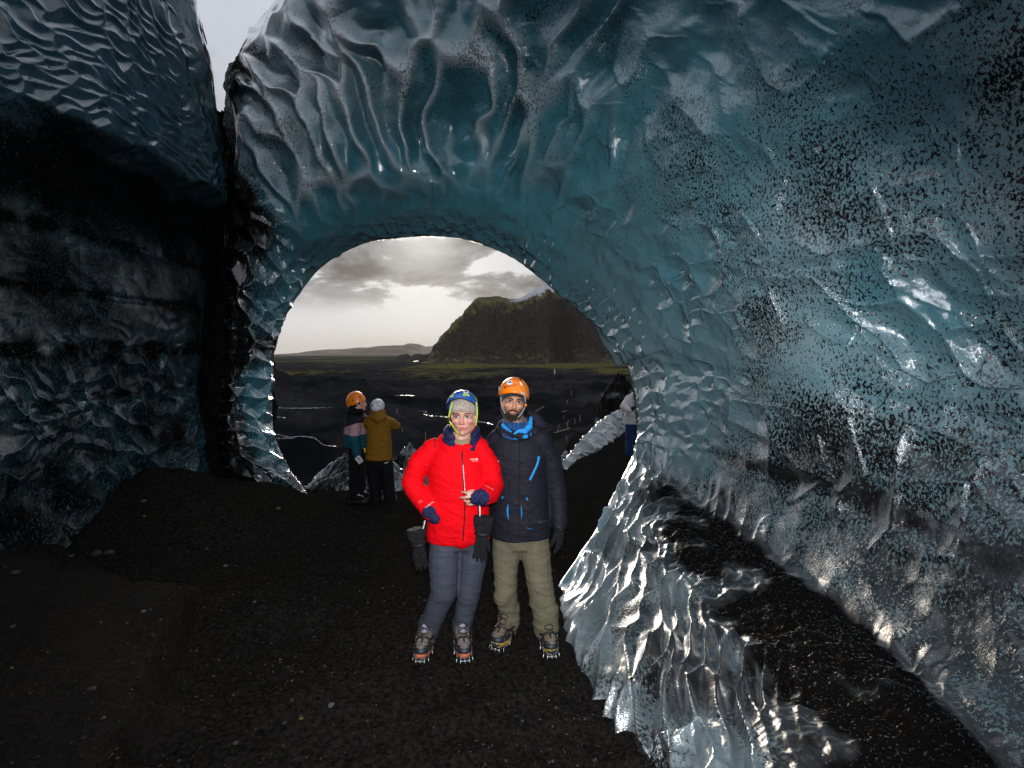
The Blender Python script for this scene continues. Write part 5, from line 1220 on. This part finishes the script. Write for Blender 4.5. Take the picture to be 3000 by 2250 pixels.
# ------------------------------------------------------------------ the man in the black jacket
def build_man():
    root = empty('person', (W(1540, 1900, 3.55)[0], 3.57, 0.0))
    tag(root, 'bearded man in a black jacket with bright blue zips and orange helmet beside the woman', 'person', 'people at the ice cave')
    sL, eL, wL = W(1450, 1292, 3.60), W(1432, 1420, 3.70), W(1462, 1530, 3.76)
    sR, eR, wR = W(1590, 1290, 3.58), W(1629, 1428, 3.60), W(1638, 1540, 3.53)
    hL, kL, aL = W(1484, 1560, 3.58), W(1481, 1700, 3.54), W(1492, 1832, 3.58)
    hR, kR, aR = W(1562, 1560, 3.58), W(1580, 1705, 3.52), W(1600, 1846, 3.50)
    hd = Head(W(1503, 1173, 3.53), rotm(7, 2, 7), (1.0, 1.0, 0.97))
    b = Blob(); head_blob(b, hd, True)
    nk = W(1512, 1235, 3.56); b.cone(hd((0, .02, -.07)), nk, .060, .062); b.cone(nk, W(1520, 1268, 3.58), .064, .09)
    b.loft([(W(1523, 1570, 3.59), .165, .105), (W(1523, 1500, 3.59), .16, .105), (W(1521, 1410, 3.59), .15, .10), (W(1520, 1330, 3.59), .175, .11), (W(1520, 1285, 3.59), .17, .09), (W(1520, 1262, 3.59), .08, .065)])
    b.chain([sL, eL, wL], [.052, .044, .030]); b.chain([sR, eR, wR], [.052, .044, .030])
    b.chain([hL, kL, aL], [.085, .06, .045]); b.chain([hR, kR, aR], [.085, .06, .045])
    b.cone(aL, W(1480, 1880, 3.46), .036, .03); b.cone(aR, W(1607, 1890, 3.38), .036, .03)
    hand(b, wR + A3(0, 0, -.02), (.02, -.08, -1), (-.5, -.8, 0), (.8, -.5, 0), .92, 16); hand(b, wL + A3(0, 0, -.02), (.1, 0, -1), (.6, -.8, 0), (-.8, -.3, 0), .92, 16)
    me = b.grow('body', 0.0045, 2); blush(me, hd, 0.6, 0.75); body = put('body', me, M_skinM, root)
    face_parts(hd, body, M_lipM, M_brow, True)
    # beard and moustache, thin hair over the jaw
    bd = Blob()
    for sx in (-1, 1):
        bd.chain([(sx * .066, -.010, -.050), (sx * .056, -.030, -.085), (sx * .036, -.064, -.104), (0, -.086, -.116)], [.014, .020, .024, .026])
        bd.chain([(0, -.0985, -.0555), (sx * .018, -.0945, -.0585), (sx * .031, -.082, -.072), (sx * .032, -.076, -.092), (sx * .022, -.078, -.108)], [.0050, .0062, .0066, .0085, .011])
    bd.cone((-.012, -.088, -.102), (.012, -.088, -.102), .014, .014); bd.cone((0, -.07, -.125), (0, -.04, -.125), .026, .028)
    bd.xform(hd); put('beard', bd.grow('beard', .0040, 1, lambda c: .0030 * noise3(c[:, 0] * 170, c[:, 1] * 170, c[:, 2] * 60, 541) + .003 * noise3(c[:, 0] * 50, c[:, 1] * 50, c[:, 2] * 40, 542)), make_knit('brown black beard hair', (0.022, 0.014, 0.009), 420), root)
    # trousers
    t = Blob(); t.loft([(W(1523, 1600, 3.58), .16, .115), (W(1523, 1555, 3.58), .195, .13), (W(1523, 1510, 3.59), .19, .125), (W(1522, 1470, 3.59), .175, .12)])
    t.chain([hL, W(1482, 1640, 3.56), kL, W(1487, 1770, 3.56), aL + A3(0, 0, -.0)], [.104, .096, .080, .074, .062])
    t.chain([hR, W(1572, 1640, 3.55), kR, W(1592, 1775, 3.51), aR + A3(0, 0, .0)], [.106, .102, .092, .086, .072])
    for a, m in ((aL, .068), (aR, .080)):
        for i in range(4): t.cone(a + A3(-.012, 0, .012 + i * .036), a + A3(.010, -.006, .024 + i * .036), m + .005 * (i % 2), m - .001)
    t.cone(kL + A3(0, -.02, -.06), kL + A3(-.02, -.02, -.10), .07, .066); t.cone(kR + A3(.01, -.02, -.08), kR + A3(.0, -.01, -.13), .078, .074)
    put('trousers', t.grow('trousers', 0.008, 2, wrinkle(.0095, 5, 11, 551)), M_olive, root)
    # jacket
    j = Blob()
    j.loft([(W(1525, 1568, 3.58), .208, .150), (W(1524, 1520, 3.58), .206, .155), (W(1522, 1440, 3.58), .196, .150), (W(1520, 1380, 3.58), .196, .150), (W(1519, 1330, 3.58), .204, .148), (W(1518, 1290, 3.585), .185, .125), (W(1518, 1264, 3.59), .110, .10)])
    j.chain([sL + A3(.03, 0, 0), W(1440, 1350, 3.64), eL, wL], [.088, .078, .070, .058])
    j.chain([sR + A3(-.03, 0, 0), W(1614, 1350, 3.59), eR, W(1636, 1490, 3.56), wR + A3(0, 0, .01)], [.090, .078, .068, .062, .056])
    jk = put('jacket', j.grow('jacket', 0.0085, 3, wrinkle(.0075, 6, 10, 561)), M_black, root)
    def ringp(cx, py, Y, rx, ry, a0, a1, n=16, dz=0.0):
        c = W(cx, py, Y); return [c + A3(math.sin(R(a0 + (a1 - a0) * i / (n - 1))) * rx, math.cos(R(a0 + (a1 - a0) * i / (n - 1))) * ry, -dz * (1 - math.cos(R(a0 + (a1 - a0) * i / (n - 1)))) / 2) for i in range(n)]
    hb = Blob(); hb.chain(ringp(1520, 1252, 3.60, .135, .12, -125, 125, 18, .03), [.034] * 18); hb.chain(ringp(1522, 1240, 3.62, .125, .115, -100, 105, 16, .02), [.030] * 16); hb.chain([W(1556, 1214, 3.60), W(1572, 1228, 3.60), W(1592, 1247, 3.60)], [.026, .034, .03])
    put('hood', hb.grow('hood', .008, 3, wrinkle(.006, 10, 16, 565)), M_black, root)
    co_ = Blob(); co_.chain(ringp(1514, 1252, 3.575, .104, .105, -172, 172, 20, .055), [.017] * 20); co_.chain(ringp(1514, 1240, 3.575, .100, .10, -172, 172, 20, .06), [.014] * 20)
    cl = put('collar_lining', co_.grow('collar_lining', .006, 2), M_cyan, root)
    gt = Blob()
    for i, py in enumerate((1262, 1253, 1244, 1235, 1227)): gt.chain(ringp(1508 + (i % 2), py, 3.55, .084 - .002 * i, .084 - .002 * i, -178, 178, 20, .03 + .006 * (i % 2)), [.0135] * 20)
    put('neck_gaiter', gt.grow('neck_gaiter', .0055, 1, wrinkle(.005, 14, 40, 566)), M_gait, root)
    # lower collar flaps at the front
    bj = bvh_of(jk)
    fp = Blob(); fp.chain([W(1498, 1262, 3.445), W(1512, 1274, 3.425), W(1530, 1281, 3.425), W(1546, 1279, 3.435)], [.014, .020, .024, .020], flat=0.5); fp.chain([W(1478, 1262, 3.46), W(1497, 1274, 3.44), W(1506, 1280, 3.43)], [.014, .016, .010], flat=.5); fp.cone(W(1546, 1262, 3.45), W(1545, 1278, 3.435), .022, .018, 0.5)
    fl_ = put('collar_flap', fp.grow('collar_flap', .006, 2), M_black, root); bf = bvh_of(fl_, jk)
    trim_patch('flap_badge', bf, [(1532, 1275), (1546, 1274), (1545, 1283), (1531, 1284)], M_cyan, fl_, 6, .004)
    cy_ = [W(1506, 1271, 3.415), W(1520, 1263, 3.42), W(1538, 1263, 3.43), W(1552, 1249, 3.45), W(1556, 1224, 3.49)]
    part('lining_edge', Blob().chain(cy_, [.005, .012, .020, .019, .010], flat=0.4), M_cyan, cl); part('lining_edge', Blob().chain([W(1473, 1246, 3.47), W(1486, 1258, 3.45), W(1498, 1265, 3.43)], [.012, .010, .005], flat=.6), M_cyan, cl)
    trim_tube('front_placket', bj, [(1521, 1290), (1522, 1400), (1522, 1500), (1522, 1570)], .004, M_black, jk, 40, .000); trim_tube('front_placket', bj, [(1492, 1400), (1491, 1500), (1490, 1572)], .003, M_black, jk, 30, .000)
    trim_tube('zip', bj, [(1578, 1337), (1575, 1356), (1565, 1380), (1552, 1407)], .0085, M_cyan, jk, 24, .001, False, 0.5)
    trim_tube('zip', bj, [(1464, 1388), (1467, 1398), (1471, 1407)], .006, M_cyan, jk, 10, .001, False, .6)
    trim_tube('zip', bj, [(1489, 1477), (1487, 1498), (1490.5, 1526)], .0075, M_cyan, jk, 16, .001, True, .6); trim_tube('zip', bj, [(1526.5, 1480), (1528, 1500), (1527.5, 1521)], .0045, M_cyan, jk, 16, .001, True, .6)
    trim_tube('zip_puller', bj, [(1542, 1457), (1546, 1466)], .0055, M_cyan, jk, 6, .003); trim_tube('zip_puller', bj, [(1546, 1468), (1548, 1477)], .005, M_dark, jk, 6, .003); trim_tube('zip_puller', bj, [(1474, 1454), (1472, 1460)], .005, M_cyan, jk, 6, .003); trim_tube('zip_puller', bj, [(1579, 1338), (1579, 1345)], .006, M_cyan, jk, 5, .004)
    trim_tube('pocket_seam', bj, [(1548, 1478), (1575, 1480), (1603, 1478)], .0035, M_dark, jk, 14, .000); trim_tube('pocket_seam', bj, [(1440, 1478), (1460, 1477), (1478, 1476)], .0035, M_dark, jk, 12, .000)
    trim_tube('stitch_mark', bj, [(1542, 1545), (1549, 1549), (1559, 1548)], .0014, M_cyan, jk, 10, .002)
    trim_text('lettering', bj, 'BURTON', 1577, 1533.5, 7.0, -6, plain('slate print', (0.05, 0.052, 0.075), 0.6), jk, .003, 0.80)
    trim_tube('cuff_strap', bj, [(1622, 1541), (1636, 1544), (1652, 1542)], .006, M_dark, jk, 10, .001); trim_tube('cuff_strap', bj, [(1622, 1550), (1636, 1552), (1652, 1550)], .005, M_dark, jk, 10, .001)
    g = Blob(); hand(g, wR + A3(0, 0, -.018), (.02, -.08, -1), (-.5, -.8, 0), (.8, -.5, 0), .98, 16, 1, 1.28); g.cone(wR + A3(0, 0, .03), wR + A3(0, 0, -.03), .046, .040); put('glove', g.grow('glove', .005, 2), M_glove, root)
    g = Blob(); hand(g, wL + A3(0, 0, -.018), (.1, 0, -1), (.6, -.8, 0), (-.8, -.3, 0), .98, 16, 1, 1.28); g.cone(wL + A3(0, 0, .03), wL + A3(0, 0, -.03), .046, .040); put('glove', g.grow('glove', .005, 2), M_glove, root)
    # beanie, helmet
    hh = Head(W(1505, 1156, 3.545), rotm(7, -3, 9), (1, 1, 1))
    bn = shell(Head(W(1504, 1158, 3.54), rotm(7, 0, 7), (1, 1, 1)), (0, 0, 0), (.0935, .112, .10), lambda a: -33 + 29 * math.cos(a) + 6 * math.cos(2 * a) - 1, .008, 72, 20); part('beanie', bn, M_char, root)
    rim = lambda a: -6 + 7 * math.cos(a) + 5 * math.cos(2 * a) * (1 if math.cos(a) > 0 else .2)
    hs = shell(hh, (0, 0, 0), (.1075, .128, .122), rim, .007); hm = part('helmet', hs, M_orange, root)
    bh = bvh_of(hm)
    trim_disc('sticker', bh, 1493, 1121, 8.4, M_white, hm, .0022, 0.82, R(-10)); trim_disc('sticker_motif', bh, 1494, 1121.5, 6.2, plain('blue emblem', (0.03, 0.14, 0.42), 0.5), hm, .0042, 0.30, R(-10)); trim_disc('sticker_motif', bh, 1494.5, 1118.3, 1.9, plain('dark emblem', (0.02, 0.03, 0.08), 0.5), hm, .0042)
    tp = plain('dark red print', (0.055, 0.006, 0.004), 0.5)
    trim_text('lettering', bh, 'XINDA', 1484.3, 1135.3, 4.6, -10.5, tp, hm, .0022, 1.55)
    trim_tube('logo', bh, [(1480.5 + 2.7 * math.cos(a), 1134.6 + 2.7 * math.sin(a)) for a in np.linspace(0, 6.283, 9)], .0018, tp, hm, 20, .001); trim_tube('logo', bh, [(1479, 1134.8), (1482.3, 1134.2)], .0016, tp, hm, 5, .001)
    for q in ([(1521, 1119), (1524, 1117), (1530, 1130), (1528, 1133)],): trim_patch('vent', bh, q, M_white, hm, 5, .002)
    trim_patch('vent', bh, [(1520, 1108), (1525, 1107), (1528, 1115), (1525, 1118)], M_dark, hm, 4, .002); trim_patch('vent', bh, [(1460.5, 1130), (1466, 1126), (1467, 1140), (1462, 1148)], M_white, hm, 5, .002)
    for pts in ([(1467, 1164, 3.45), (1468, 1180, 3.455), (1472, 1195, 3.46), (1483, 1217, 3.455), (1493, 1228, 3.45)], [(1535, 1149, 3.445), (1538, 1165, 3.45), (1540, 1181, 3.46)], [(1538, 1192, 3.45), (1530, 1208, 3.44), (1518, 1223, 3.43)]): part('strap', tube([W(*p) for p in pts], .0030), M_greyw, hm)
    part('chin_pad', Blob().chain([W(1493, 1230, 3.445), W(1504, 1233, 3.435), W(1514, 1230, 3.445)], [.006, .008, .006], flat=0.6), M_greyw, hm)
    part('buckle', Blob().ell(W(1540, 1185, 3.448), (.013, .008, .019)), M_dark, hm); part('buckle_face', Blob().ell(W(1540, 1187, 3.440), (.008, .005, .010)), M_orange, hm)
    part('hat_tag', Blob().cone(W(1525, 1148, 3.432), W(1531, 1153, 3.432), .008, .008, 0.3), M_greyw, hm)
    cols = (M_bootm, M_toecap, M_syellow, M_toecap, M_bootm)
    boot(root, (aL[0] + .02, 3.63, ground_z(aL[0], 3.55) + .012), -24, 0, cols, 1.0, True, True, 571)
    boot(root, (aR[0] - .004, 3.575, ground_z(aR[0], 3.45) + .012), 6, 0, cols, 1.0, True, True, 572)
build_man()
# ------------------------------------------------------------------ the onlookers outside
def build_onlooker1():
    Y = 8.1; gz = ground_z(W(1042, 1463, Y)[0], Y); S = lambda px, py, dy=0.0: W(px, py, Y + dy)
    root = empty('person', (S(1042, 1463)[0], Y, gz)); tag(root, 'person in profile in a black, pink and teal jacket with orange helmet', 'person', 'people at the ice cave')
    hd = Head(S(1054, 1180), rotm(82, 0, 0), (1.0, 1.0, 1.0))
    b = Blob(); head_blob(b, hd); b.cone(hd((0, .02, -.07)), S(1040, 1212), .055, .06)
    b.loft([(S(1046, 1340), .12, .15), (S(1046, 1290), .12, .15), (S(1046, 1240), .13, .17), (S(1042, 1215), .08, .1)])
    aN = [S(1040, 1240, -.20), S(1038, 1285, -.24), S(1046, 1328, -.20)]; aF = [S(1062, 1238, .16), S(1080, 1262, .16), S(1096, 1255, .05)]
    b.chain(aN, [.05, .042, .03]); b.chain(aF, [.05, .042, .03])
    lg = [[S(1040, 1345, -.09), S(1040, 1400, -.09), S(1038, 1452, -.09)], [S(1050, 1345, .09), S(1054, 1400, .09), S(1058, 1450, .09)]]
    for l in lg: b.chain(l, [.085, .06, .045]); b.cone(l[2], l[2] + A3(.12, 0, -.03), .04, .03)
    hand(b, aN[2], (.35, -.1, -1), (.6, -.6, 0), (-.6, -.6, 0), .9, 20)
    me = b.grow('body', .009, 1); blush(me, hd, 0.8); body = put('body', me, M_skinW, root); face_parts(hd, body, M_lipW, M_brow)
    t = Blob(); t.loft([(S(1046, 1352), .125, .15), (S(1046, 1310), .13, .16)])
    for l in lg: t.chain(l, [.105, .092, .084])
    put('trousers', t.grow('trousers', .012, 2, wrinkle(.008, 8, 18, 601)), M_blk, root)
    tt = NT('black pink teal panels'); sp = tt.n('ShaderNodeSeparateXYZ'); tt.L.new(tt.coords(), sp.inputs[0]); zz = sp.outputs[2]
    z1, z2 = S(0, 1268)[2], S(0, 1236)[2]; st = lambda e: tt.math('GREATER_THAN', zz, e)
    zt = tt.math('SUBTRACT', zz, tt.math('MULTIPLY', tt.math('ABSOLUTE', tt.math('SUBTRACT', sp.outputs[0], float(S(1062, 0)[0]))), -0.35))
    c = tt.mix(st(z1), (0.006, 0.075, 0.105), (0.42, 0.26, 0.29)); c = tt.mix(tt.math('GREATER_THAN', zt, z2 + 0.02), c, (0.008, 0.008, 0.014)); mat = tt.done(tt.bsdf(c, 0.7, Specular_IOR_Level=0.2))
    j = Blob(); j.loft([(S(1047, 1308), .185, .20), (S(1046, 1280), .195, .21), (S(1046, 1250), .185, .215), (S(1044, 1222), .16, .19), (S(1038, 1204), .10, .12)])
    jt = put('jacket', j.chain(aN, [.092, .085, .068]).chain(aF, [.09, .08, .06]).grow('jacket', .012, 3, wrinkle(.011, 6, 12, 602)), mat, root)
    hb = Blob(); hb.chain([S(1034, 1196, y) for y in (-.09, 0, .09)], [.06, .075, .06]); hb.chain([S(1030, 1210, -.10), S(1026, 1206, 0), S(1030, 1210, .10)], [.07, .085, .07]); hb.chain([S(1040, 1207, -.12), S(1056, 1206, -.09), S(1062, 1205, 0)], [.055, .045, .04]); put('hood', hb.grow('hood', .012, 2, wrinkle(.008, 10, 12, 603)), M_blk, root)
    part('fleece_collar', Blob().chain([S(1021, 1188, -.04), S(1032, 1193, -.09), S(1048, 1195, -.09)], [.02, .026, .016]), M_cream, root)
    hh = Head(S(1043, 1178), rotm(84, -10, 0), (1, 1, 1)); rim = lambda a: -14 + 15 * math.cos(a)
    hm = part('helmet', shell(hh, (0, 0, 0), (.125, .155, .175), rim, .008), M_orange, root); bh = bvh_of(hm)
    for q in ([(1053, 1162), (1056, 1161), (1056, 1165), (1053, 1166)], [(1033, 1172), (1036, 1171), (1036, 1175), (1033, 1176)], [(1060, 1157), (1065, 1154), (1066, 1156), (1061, 1159)]): trim_patch('vent', bh, q, M_dark, hm, 4, .004)
    bal = Blob().ell(hd((0, .035, .005)), (.10, .085, .12)); put('balaclava', bal.grow('balaclava', .012, 1), plain('dark green fleece', (0.008, 0.022, 0.022), 0.9), root)
    for l, d in ((lg[0], -.09), (lg[1], .09)): boot(root, (l[2][0] - .06, Y + d, gz + .0), 78, 0, (M_blk, M_dark, M_dark, M_dark, M_greyw), 1.0, False, False, 604)
    g = Blob(); hand(g, aF[2], (1, -.2, 0), (0, 0, 1), (0, -1, 0), 1.0, 35, 1, 1.5); put('glove', g.grow('glove', .008, 2), M_glove, root)
    g = Blob(); hand(g, aN[2] + A3(0, 0, -.01), (.35, -.1, -1), (.6, -.6, 0), (-.6, -.6, 0), .95, 20, 1, 1.3); put('glove', g.grow('glove', .008, 2), plain('red dotted glove', (0.34, 0.03, 0.03), 0.8, 0.2, 60, 0.9), root)
    # phone in the white dotted case, held in the lowered hand
    p = empty('phone', S(1052, 1347, -.26)); tag(p, 'white phone case with black pattern in the red glove', 'phone')
    a = np.array(p.location); e1 = A3(.62, -.1, .5); e1 /= np.linalg.norm(e1); e2 = A3(.5, 0, -.62); e2 /= np.linalg.norm(e2); e3 = np.cross(e1, e2)
    t4 = [(-1, -1), (1, -1), (1, 1), (-1, 1)]; bx = lambda w, h, d, o=0: Blob().rings([np.array([a + e1 * w * s * k + e2 * h * q * k + e3 * (d * z + o) for s, q in t4]) for z, k in ((-1, .93), (-.8, 1), (.8, 1), (1, .93))])
    part('case', bx(.042, .055, .006), M_white, p); cb = a + e3 * -.007 if e3[1] > 0 else a + e3 * .007
    ring = lambda c, r: Blob().chain([c + (e1 * math.cos(u) + e2 * math.sin(u)) * r for u in np.linspace(0, 6.283, 13)], [.0035] * 13, m=6)
    part('camera_ring', ring(cb + e1 * .018 - e2 * .02, .012), M_dark, p); part('camera_ring', ring(cb - e1 * .012 - e2 * .022, .010), M_dark, p); part('camera_ring', ring(cb + e1 * .010 + e2 * .016, .018), M_dark, p)
    tagp = Blob().cone(S(1068, 1314, -.20), S(1069, 1325, -.20), .014, .010, .4); part('pocket_tag', tagp, plain('yellow tag', (0.7, 0.5, 0.02), .6), root)
build_onlooker1()
def build_onlooker2():
    Y = 7.95; gz = ground_z(W(1108, 1478, Y)[0], Y); S = lambda px, py, dy=0.0: W(px, py, Y + dy)
    root = empty('person', (S(1110, 1478)[0], Y, gz)); tag(root, 'person seen from behind in a mustard jacket and white helmet with both arms raised', 'person', 'people at the ice cave')
    hd = Head(S(1106, 1196, .0), rotm(170, 5, 0), (1, 1, 1)); b = Blob(); head_blob(b, hd); b.cone(hd((0, .02, -.07)), S(1106, 1226), .055, .06)
    b.loft([(S(1112, 1360), .15, .1), (S(1110, 1300), .14, .1), (S(1108, 1240), .15, .1), (S(1108, 1222), .08, .08)])
    aR = [S(1135, 1235, .04), S(1160, 1247, .16), S(1124, 1222, .36)]; aL = [S(1082, 1238, .04), S(1062, 1252, .16), S(1086, 1220, .34)]
    for a_ in (aR, aL): b.chain(a_, [.05, .042, .03])
    lg = [[S(1092, 1355), S(1098, 1415), S(1102, 1468)], [S(1130, 1355), S(1137, 1415), S(1143, 1468)]]
    for l in lg: b.chain(l, [.085, .06, .045]); b.cone(l[2], l[2] + A3(0, .14, -.03), .04, .03)
    hand(b, aL[2], (.5, .1, .5), (0, .4, 1), (-1, -.3, .4), .9, 40); hand(b, aR[2], (-.5, .1, .5), (0, .4, 1), (1, -.3, .4), .9, 40)
    me = b.grow('body', .009, 1); blush(me, hd, .6); body = put('body', me, M_skinW, root); face_parts(hd, body, M_lipW, M_brow)
    t = Blob(); t.loft([(S(1113, 1372), .17, .13), (S(1112, 1330), .175, .13), (S(1112, 1310), .16, .12)])
    for l in lg: t.chain(l, [.115, .10, .088])
    put('trousers', t.grow('trousers', .012, 2, wrinkle(.008, 8, 18, 611)), M_blk, root)
    j = Blob(); j.loft([(S(1110, 1346), .205, .155), (S(1111, 1310), .195, .15), (S(1110, 1270), .18, .145), (S(1108, 1240), .19, .14), (S(1107, 1222), .15, .115), (S(1106, 1208), .085, .085)])
    j.chain([aR[0], aR[1], aR[1] * .3 + aR[2] * .7], [.088, .075, .06]); j.chain([aL[0], aL[1], aL[1] * .3 + aL[2] * .7], [.088, .075, .06])
    jk = put('jacket', j.grow('jacket', .012, 3, wrinkle(.011, 7, 13, 612)), M_must, root)
    h2 = Blob(); h2.chain([S(1090, 1222, -.10), S(1107, 1228, -.15), S(1125, 1221, -.10)], [.05, .065, .05]); h2.chain([S(1092, 1210, -.02), S(1106, 1214, -.10), S(1122, 1208, -.02)], [.045, .05, .045]); h2.chain([S(1098, 1205, .05), S(1106, 1206, -.06), S(1118, 1204, .05)], [.04, .045, .04]); put('hood', h2.grow('hood', .011, 2, wrinkle(.008, 10, 12, 613)), M_must, root)
    trim_tube('hood_seam', bvh_of(jk), [(1090, 1222), (1095, 1220), (1102, 1217)], .012, M_dark, jk, 6, .04)
    hh = Head(S(1106, 1190), rotm(175, 0, -4), (1, 1, 1)); hm = part('helmet', shell(hh, (0, 0, 0), (.105, .125, .115), lambda a: -22 + 18 * math.cos(a), .007), M_whiteh, root); bh = bvh_of(hm)
    for q in ([(1099, 1177), (1104, 1179), (1104, 1180.5), (1099, 1179)], [(1107, 1180), (1112, 1176), (1112, 1178), (1107, 1181.5)], [(1104, 1187), (1111, 1187), (1111, 1189), (1104, 1189)], [(1089, 1186), (1093, 1184), (1092, 1190), (1090, 1193)], [(1119, 1181), (1123, 1185), (1123, 1188), (1119, 1184)]): trim_patch('vent', bh, q, M_dark, hm, 4, .003)
    part('hair', Blob().ell(S(1107, 1202, -.03), (.08, .07, .045)), M_brow, root)
    trim_tube('side_stripe', bvh_of([o for o in root.children if o.name.startswith('trousers')][0]), [(1125, 1357), (1132, 1356), (1137, 1354)], .006, M_white, root, 6, .002)
    for l in lg: boot(root, (l[2][0], Y - .06, gz), 180 - 6, 0, (M_blk, M_dark, M_dark, M_dark, M_greyw), 1.0, False, False, 614)
build_onlooker2()
def build_onlooker3():
    Y = 11.2; gz = ground_z(W(1852, 1343, Y)[0], Y); S = lambda px, py, dy=0.0: W(px, py, Y + dy)
    root = empty('person', (S(1852, 1343)[0], Y, gz)); tag(root, 'person in a long cream coat and blue trousers half hidden by the ice edge', 'person', 'people at the ice cave')
    hd = Head(S(1870, 1132), rotm(160, 0, 0), (1, 1, 1)); b = Blob(); head_blob(b, hd); b.cone(hd((0, .02, -.07)), S(1866, 1152), .055, .06)
    b.loft([(S(1856, 1240), .15, .1), (S(1856, 1200), .14, .1), (S(1860, 1165), .16, .1), (S(1864, 1152), .08, .08)])
    aL = [S(1845, 1168, 0), S(1828, 1192, -.12), S(1843, 1203, -.26)]; aR = [S(1878, 1165, .05), S(1892, 1150, .22), S(1866, 1120, .34)]
    for a_ in (aR, aL): b.chain(a_, [.05, .042, .03])
    lg = [[S(1847, 1245), S(1846, 1290), S(1843, 1330)], [S(1862, 1245), S(1862, 1288), S(1860, 1328)]]
    for l in lg: b.chain(l, [.085, .06, .045]); b.cone(l[2], l[2] + A3(0, .13, -.04), .04, .03)
    hand(b, aL[2], (.7, -.1, .3), (0, -.4, 1), (-.3, -1, 0), .9, 35); hand(b, aR[2], (-.3, .1, .8), (-.6, 0, .4), (.6, -.7, 0), .9, 40)
    me = b.grow('body', .010, 1); blush(me, hd, .6); body = put('body', me, M_skinW, root); face_parts(hd, body, M_lipW, M_brow)
    t = Blob(); t.loft([(S(1855, 1258), .17, .13), (S(1855, 1225), .165, .12)])
    for l in lg: t.chain(l, [.115, .10, .085])
    put('trousers', t.grow('trousers', .013, 2, wrinkle(.008, 8, 16, 621)), M_bluep, root)
    for py in (1277, 1306): part('reflective_band', Blob().cone(S(1838, py, -.05), S(1855, py + 1, -.08), .008, .008).cone(S(1855, py + 1, -.085), S(1858, py, -.05), .008, .008), M_lime, root)
    j = Blob(); j.loft([(S(1854, 1242), .215, .165), (S(1856, 1215), .20, .16), (S(1859, 1185), .19, .15), (S(1862, 1164), .185, .14), (S(1864, 1150), .10, .09)]); j.chain(aL, [.10, .088, .062]); j.chain(aR, [.09, .075, .06])
    jk = put('coat', j.grow('coat', .013, 3, wrinkle(.012, 7, 10, 622)), M_cream, root); bj = bvh_of(jk)
    trim_tube('pocket_flap', bj, [(1841, 1214), (1850, 1217), (1858, 1215)], .012, M_cream, jk, 8, .004); trim_tube('zip', bj, [(1862, 1160), (1865, 1185), (1868, 1210)], .012, M_dark, jk, 8, .003)
    part('scarf', Blob().chain([S(1858, 1142, -.11), S(1863, 1152, -.13), S(1867, 1165, -.14)], [.03, .045, .03]), M_blk, root)
    g = Blob(); hand(g, aL[2], (.7, -.1, .3), (0, -.4, 1), (-.3, -1, 0), 1.0, 35, 1, 1.4); put('glove', g.grow('glove', .009, 1), M_glove, root)
    hh = Head(S(1870, 1124), rotm(165, 0, 0), (1, 1, 1)); part('helmet', shell(hh, (0, 0, 0), (.115, .13, .12), lambda a: -14 + 8 * math.cos(a), .007), M_orange, root)
    for l in lg: boot(root, (l[2][0], Y - .05, gz), 174, 0, (plain('grey boot', (0.12, 0.12, 0.11), 0.8), M_dark, M_dark, M_dark, M_dark), 1.0, False, False, 624)
    p = empty('phone', S(1861, 1107, .40)); tag(p, 'pale blue lit phone held up at the ice edge above the cream coat', 'phone'); c = np.array(p.location)
    rect = lambda w, h, ks: [c + np.array([(-w, 0, -h), (w, 0, -h), (w, 0, h), (-w, 0, h)]) * A3(k, 1, k) + A3(0, z, 0) for z, k in ks]
    part('case', Blob().rings(rect(.040, .062, ((-.005, .95), (-.003, 1), (.003, 1), (.005, .95)))), M_white, p)
    t = NT('phone screen'); part('screen', Blob().rings(rect(.034, .048, ((-.0066, 1), (-.0052, 1)))), t.done(t.bsdf((0.10, 0.22, 0.42), 0.2)), p)
build_onlooker3()
